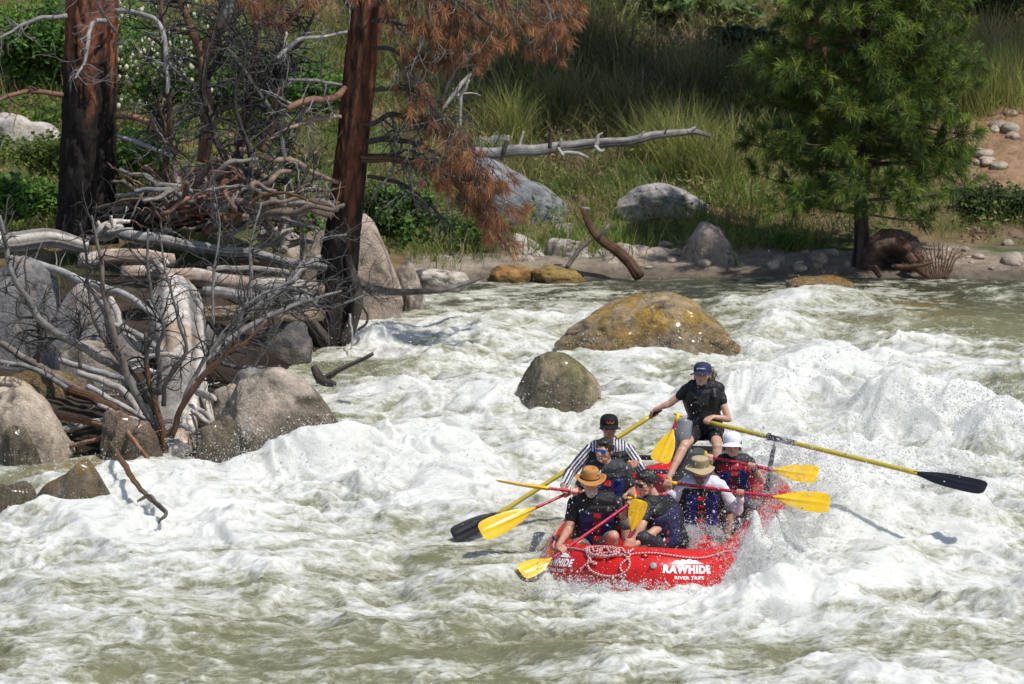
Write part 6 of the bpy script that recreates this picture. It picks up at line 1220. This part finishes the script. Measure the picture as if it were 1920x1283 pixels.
def cowboy(root, c, f, r, u):
    def sh(A, T, R):
        br = sstep(.30, .0, T); side = np.sin(A)**2; crown = sstep(.75, 1, T)
        return .030*side*br-.012*np.cos(A)**2*br-.020*crown*(1-.5*np.abs(np.cos(A))), 1-.10*sstep(.5, .9, T)*np.sin(A)**2
    lathe_hat(c+u*.045, f, r, u, [(.158, -.006), (.13, -.002), (.10, .0), (.090, .012), (.086, .05), (.078, .088), (.058, .106), (.03, .102), (.001, .094)], (.46, .22, .07), (.95, 1.1), sh, name='leather_hat', root=root)
    a = np.linspace(0, 2*PI, 40, endpoint=False); P = c+u*.062+f*(.102*np.cos(a))[:, None]+r*(.088*np.sin(a))[:, None]; v, ff = tube(P, np.full(40, .006), 6, cap=False, closed=True); mb = MB(); mb.add(v, ff, (.10, .045, .02)); mb.build('hat_band', M_hat, root)
def boonie(root, c, f, r, u):
    def sh(A, T, R): br = sstep(.32, .0, T); return -.016*br*(1+.6*np.sin(A*3+1))+.012*np.sin(A)**2*br, 1+0*A
    def cf(A, T):
        cc = np.tile(np.array([.42, .34, .20]), A.shape+(1,)); b = (T > .36) & (T < .62); cc[b] = (.24, .20, .11); return cc
    lathe_hat(c+u*.040, f, r, u, [(.148, -.012), (.125, -.006), (.10, .0), (.092, .010), (.088, .05), (.080, .078), (.05, .090), (.02, .092), (.001, .092)], None, (.98, 1.1), sh, name='sun_hat', root=root, colf=cf)
def grip_on(seg, px):
    """point of a shaft under photo column px"""
    a, b = seg; f = lambda t: 960+(lerp(a, b, t))[0]/(lerp(a, b, t))[1]*FPX; ts = np.linspace(-.1, 1.1, 400); k = np.argmin([abs(f(t)-px) for t in ts]); return lerp(a, b, ts[k])
UP = (0, -.5, 1)
# guide
gl = OL[0]+OL[1]*.085; gr = OR[0]+OR[1]*.09
person('woman in navy cap and black tee sitting highest, hands on both oars', 43.2, dict(head=(1317, 703, -.02), sL=(1289, 731, 0), sR=(1346, 729, .02), hip=(1322, 806, .05), eL=(1256, 757, .02), eR=(1366, 786, -.05), kL=(1283, 836, -.42), aL=(1254, 896, -.62), kR=(1345, 838, -.38), aR=(1340, 905, -.5)),
 -14, -4, dict(L=(gl, OL[1], 1, (0, -.8, 1)), R=(gr, OR[1], -1, (0, -.8, 1))), sleeve=.42, vest=(.014, .014, .016), vest_cols=dict(mid=(.03, .03, .032), strap=(.015, .015, .016), edge=(.012, .012, .014)), pants=(.012, .012, .014), pantlen=.55, hair=(.12, .07, .04), hairtop=False, ponytail=True, female=True,
 hat=lambda root, c, f, r, u: cap(root, c, f, r, u, (.028, .036, .085), (.028, .036, .085), (.7, .7, .7), 'RAWHIDE'))
# striped shirt
g1 = grip_on(PA, 1064); g2 = PA[1]; uA = unit(PA[0]-PA[1])
person('man in black cap and navy and white striped shirt behind the man in mirrored glasses', 42.35, dict(head=(1142, 801, -.03), sL=(1104, 846, 0), sR=(1178, 846, 0), hip=(1142, 925, .05), eL=(1068, 888, -.05), eR=(1204, 884, -.05), kL=(1110, 930, -.45), aL=(1110, 975, -.5), kR=(1180, 930, -.45), aR=(1180, 975, -.5)),
 4, 3, dict(L=(g1, uA, -1, UP), R=(g2, np.cross(uA, [0, 1, 0]), 1, UP)), skin=SK*np.array([.85, .72, .68]), sleeve=1.75, stripes=True, vest=(.02, .02, .024), vest_cols=dict(mid=(.02, .02, .02), strap=(.25, .02, .03), edge=(.012, .012, .014)), hair=(.05, .035, .03), hairtop=False, glasses=(.015, .015, .02),
 hat=lambda root, c, f, r, u: cap(root, c, f, r, u, (.012, .012, .014), (.012, .012, .014), (.55, .12, .04)))
# mirrored glasses
g1 = grip_on(PB, 1078); g2 = grip_on(PB, 1170); uB = unit(PB[0]-PB[1])
person('bareheaded dark haired man wearing blue mirrored sunglasses and a grey tee', 41.8, dict(head=(1133, 846, -.05), sL=(1104, 884, 0), sR=(1172, 882, 0), hip=(1142, 985, .05), eL=(1080, 925, .0), eR=(1186, 926, -.02), kL=(1110, 985, -.4), aL=(1110, 1030, -.45), kR=(1175, 985, -.4), aR=(1175, 1030, -.45)),
 -28, 0, dict(L=(g1, uB, -1, UP), R=(g2, uB, 1, UP)), skin=SK*1.0, shirt=(.035, .037, .042), vest=(.012, .02, .12), hair=(.022, .015, .012), glasses=(.02, .16, .75))
# leather hat
g1 = grip_on(PC, 1058); g2 = grip_on(PC, 1186); uC = unit(PC[0]-PC[1])
person('bearded man in brown leather hat and black tee sitting at the left of the bow', 40.85, dict(head=(1107, 906, -.05), sL=(1078, 944, 0), sR=(1160, 944, 0), hip=(1112, 1030, .1), eL=(1066, 993, -.1), eR=(1168, 968, -.08), kL=(1084, 1022, -.32), aL=(1086, 1062, -.2), kR=(1150, 1006, -.34), aR=(1150, 1062, -.2)),
 6, 9, dict(L=(g1, uC, -1, UP), R=(g2, uC, 1, UP)), skin=SK*np.array([.95, .86, .82]), vest=(.012, .016, .085), pants=(.17, .165, .16), pantlen=.8, hair=(.35, .32, .30), hairtop=False, beard=(.45, .40, .36), hat=cowboy, k=1.03)
# profile paddler
g1 = grip_on(PD, 1177); g2 = PD[1]+np.array([0, 0, .02]); uD = unit(PD[0]-PD[1])
person('dark haired paddler in wet black tee seen in profile at the right of the bow', 40.85, dict(head=(1212, 907, -.12), sL=(1214, 950, -.16), sR=(1250, 946, .10), hip=(1258, 1030, .05), eL=(1204, 985, -.3), eR=(1233, 992, -.18), kL=(1205, 1010, -.35), aL=(1200, 1062, -.3), kR=(1225, 1020, -.12), aR=(1220, 1062, -.12)),
 -55, 12, dict(L=(g1, uD, -1, (-.5, -.5, .5)), R=(grip_on(PD, 1180.5), uD, 1, (.3, -1, .3))), skin=SK*np.array([1., .95, .92]), sleeve=.62, shirt=(.012, .013, .015), vest=(.018, .02, .07), hair=(.018, .013, .011), glasses=(.012, .012, .014), collar=(.55, .015, .03), pants=(.03, .03, .035), watch='R', extra=dict(fw=(-.75, -.6, 0)), k=1.04)
# tan hat
g1 = grip_on(PE, 1258); g2 = grip_on(PE, 1394); uE = unit(PE[0]-PE[1])
person('man in tan sun hat and white long sleeved shirt holding a paddle', 41.65, dict(head=(1312, 882, -.05), sL=(1281, 912, 0), sR=(1349, 912, 0), hip=(1314, 1002, .08), eL=(1266, 934, -.02), eR=(1383, 958, -.05), kL=(1290, 1000, -.4), aL=(1292, 1045, -.4), kR=(1345, 1005, -.42), aR=(1352, 1045, -.4)),
 4, 8, dict(L=(g1, uE, 1, UP), R=(g2, uE, -1, UP)), skin=SK*np.array([.9, .75, .68]), shirt=(.62, .62, .68), sleeve=1.8, vest=(.022, .03, .17), hair=(.12, .09, .07), hairtop=False, beard=(.14, .10, .08), hat=boonie, pants=(.20, .20, .20), pantlen=1.7)
# white cap
g1 = grip_on(PF, 1336); g2 = grip_on(PF, 1416); uF = unit(PF[0]-PF[1])
person('paddler in white cap and dark sunglasses beside the tan sun hat at the right side', 42.25, dict(head=(1373, 834, -.04), sL=(1349, 870, 0), sR=(1403, 869, 0), hip=(1380, 950, .05), eL=(1342, 905, -.05), eR=(1429, 900, -.05), kL=(1365, 955, -.4), aL=(1365, 1000, -.4), kR=(1410, 950, -.4), aR=(1412, 1000, -.4)),
 -4, 3, dict(L=(g1, uF, 1, UP), R=(g2, uF, -1, UP)), skin=SK, shirt=(.02, .02, .022), sleeve=.4, vest=(.018, .026, .15), hair=(.07, .04, .028), hairtop=False, glasses=(.012, .012, .014), female=True, k=1.02, watch='R', vest_cols=dict(mid=(.03, .012, .015), strap=(.5, .02, .03), edge=(.35, .012, .025)),
 hat=lambda root, c, f, r, u: cap(root, c, f, r, u, (.72, .72, .76), (.72, .72, .76), None))
# ================================================================== SPRAY
M_spray, n_, l_, b_ = nmat('water_droplets'); b_.inputs['Base Color'].default_value = (.86, .87, .86, 1); b_.inputs['Roughness'].default_value = .25; b_.inputs['Specular IOR Level'].default_value = .5
tr_ = n_.new('ShaderNodeBsdfTranslucent'); tr_.inputs[0].default_value = (.86, .87, .86, 1); ms_ = n_.new('ShaderNodeMixShader'); ms_.inputs[0].default_value = .6; l_.new(b_.outputs[0], ms_.inputs[1]); l_.new(tr_.outputs[0], ms_.inputs[2]); l_.new(ms_.outputs[0], n_['Material Output'].inputs[0])
OCV = np.array([[1, 0, 0], [-1, 0, 0], [0, 1, 0], [0, -1, 0], [0, 0, 1], [0, 0, -1.]]); OCF = np.array([[0, 2, 4], [2, 1, 4], [1, 3, 4], [3, 0, 4], [2, 0, 5], [1, 2, 5], [3, 1, 5], [0, 3, 5]])
def drops(C, size, seed):
    r = np.random.default_rng(seed); K = len(C); q = r.normal(size=(K, 3, 3)); q[:, 0] /= np.linalg.norm(q[:, 0], axis=1)[:, None]; q[:, 1] -= q[:, 0]*(q[:, 0]*q[:, 1]).sum(1)[:, None]; q[:, 1] /= np.linalg.norm(q[:, 1], axis=1)[:, None]; q[:, 2] = np.cross(q[:, 0], q[:, 1])
    sc = size[:, None]*np.stack([r.uniform(.8, 1.9, K), r.uniform(.6, 1, K), r.uniform(.6, 1, K)], 1); V = np.einsum('vk,nk,nkj->nvj', OCV, sc, q)+C[:, None]
    return V.reshape(-1, 3), (OCF[None]+np.arange(K)[:, None, None]*6).reshape(-1, 3)
EM = [ # px, py, Y, sx, sy (px), sY (m), count, size mm
 (1435, 1052, 40.1, 46, 40, .2, 42000, 2.8), (1410, 1095, 40.0, 60, 20, .2, 16000, 3.2), (1490, 985, 41.75, 42, 48, .22, 40000, 2.8), (1340, 1120, 39.8, 60, 12, .1, 7000, 3.2), (1440, 1000, 40.8, 30, 26, .2, 7000, 2.4), (1310, 1010, 41.0, 26, 14, .15, 5000, 2.8), (1160, 1100, 39.6, 70, 6, .08, 3000, 4.5), (1485, 905, 42.7, 48, 34, .3, 22000, 2.8), (1460, 850, 42.4, 42, 24, .3, 12000, 2.8), (1540, 960, 42.3, 60, 60, .4, 8000, 3.2),
 (1310, 1005, 40.9, 22, 16, .15, 2600, 3.0), (1230, 1112, 39.75, 150, 9, .12, 9000, 3.2), (1080, 1098, 39.9, 45, 12, .1, 4000, 3.2), (1060, 1100, 39.85, 50, 14, .12, 2200, 3.4), (1010, 1050, 40.4, 25, 35, .2, 2400, 2.8), (985, 1075, 40.2, 30, 16, .1, 1500, 4), (1050, 960, 41.2, 25, 45, .3, 1800, 2.4), (1000, 970, 41.4, 60, 40, .3, 800, 3.2),
 (1200, 930, 40.2, 130, 80, .3, 1700, 3.4), (1230, 1060, 39.8, 130, 30, .15, 1100, 3.6), (1300, 960, 40.4, 90, 60, .3, 1500, 3.0), (1320, 740, 42.7, 60, 60, .3, 500, 3.0),
 (1760, 745, 46.2, 90, 30, .3, 9000, 4.2), (1850, 800, 45.6, 60, 50, .3, 9000, 4.2), (1640, 780, 45.9, 70, 40, .4, 5000, 4), (1480, 700, 47, 90, 50, .5, 9000, 3.6), (1600, 900, 43.4, 120, 70, .8, 9000, 4), (1780, 960, 42.8, 110, 70, .6, 7000, 4),
 (400, 835, 47.2, 60, 16, .2, 3600, 4.2), (440, 820, 47.1, 40, 22, .15, 1200, 4.6), (600, 810, 47.2, 60, 18, .2, 2600, 4.4), (640, 770, 48, 25, 30, .2, 900, 4), (130, 900, 45.6, 70, 26, .2, 3000, 4.4), (60, 950, 44.9, 60, 18, .2, 1500, 4.4), (290, 960, 44.8, 40, 16, .2, 700, 4), (560, 860, 46.2, 120, 20, .3, 4000, 4.4),
 (1060, 740, 50, 50, 16, .2, 1600, 4.2), (980, 760, 50, 25, 18, .2, 900, 4.2), (830, 700, 51, 90, 40, .6, 4500, 4), (700, 625, 55.6, 40, 16, .3, 1800, 4.6), (1200, 640, 54.6, 140, 10, .2, 1500, 4.4), (1060, 600, 55.2, 20, 25, .2, 500, 4), (1570, 545, 60.2, 60, 6, .15, 700, 4.5), (1700, 640, 56, 90, 14, .4, 1800, 5), (1460, 600, 57.5, 50, 14, .3, 1500, 5),
 (620, 690, 51, 30, 20, .3, 800, 4), (200, 740, 48.6, 40, 25, .2, 900, 3.6), (800, 900, 45, 160, 50, 1., 3500, 3.6)]
rs = np.random.default_rng(55); CC = []; SZ = []
for px, py, Yd, sx, sy, sY, cnt, mm in EM:
    Yv = Yd+rs.normal(size=cnt)*sY; u = px+rs.normal(size=cnt)*sx; v = py+rs.normal(size=cnt)*sy
    # clumpy, feathery spray rather than an even cloud
    keepn = fbm(u/26., v/26., px*.01, 4)+.35 > rs.uniform(-.2, .75, cnt); cp, sp_ = math.cos(PITCH), math.sin(PITCH); A_ = (u-960)/FPX; B_ = (641.5-v)/FPX; ry = cp+B_*sp_; rz = -sp_+B_*cp
    C = np.stack([A_*Yv/ry, Yv, CH+rz*Yv/ry], 1); C = C[keepn & (C[:, 2] > -.1)]; CC.append(C); SZ.append(mm*1e-3*rs.lognormal(-.25, .62, len(C)))
# fine drops thrown up everywhere the river is white
K = 150000; X = rs.uniform(-7.5, 7.5, K); Y = rs.uniform(35, 62, K); i = np.clip(np.searchsorted(wy, Y), 0, len(wy)-1); j = np.clip(np.searchsorted(wx, X), 0, len(wx)-1); fo = FO[i, j]; hh = H[i, j]
k = (rs.random(K) < np.clip((fo-.55)*1.1, 0, .9)) & (np.abs(X) < .13*Y) & (S_[i, j] < 0); lx, ly = raft_l(X, Y); k &= ~((np.abs(lx) < RHW+.1) & (np.abs(ly) < RHL+.1)); n = k.sum()
CC.append(np.stack([X[k], Y[k], hh[k]+.004+rs.exponential(.035, n)*np.clip(fo[k], .3, 1.4)], 1)); SZ.append(3.0e-3*rs.lognormal(-.2, .5, n)*(Y[k]/42))
C = np.concatenate(CC); Z = np.clip(np.concatenate(SZ), .0012, .016)
mb = MB(); V, F_ = drops(C, Z, 9); mb.add(V, F_); tag(mb.build('water_spray', M_spray, smooth=True), 'white droplets thrown up over the rapids and the raft', 'spray', kind='stuff')
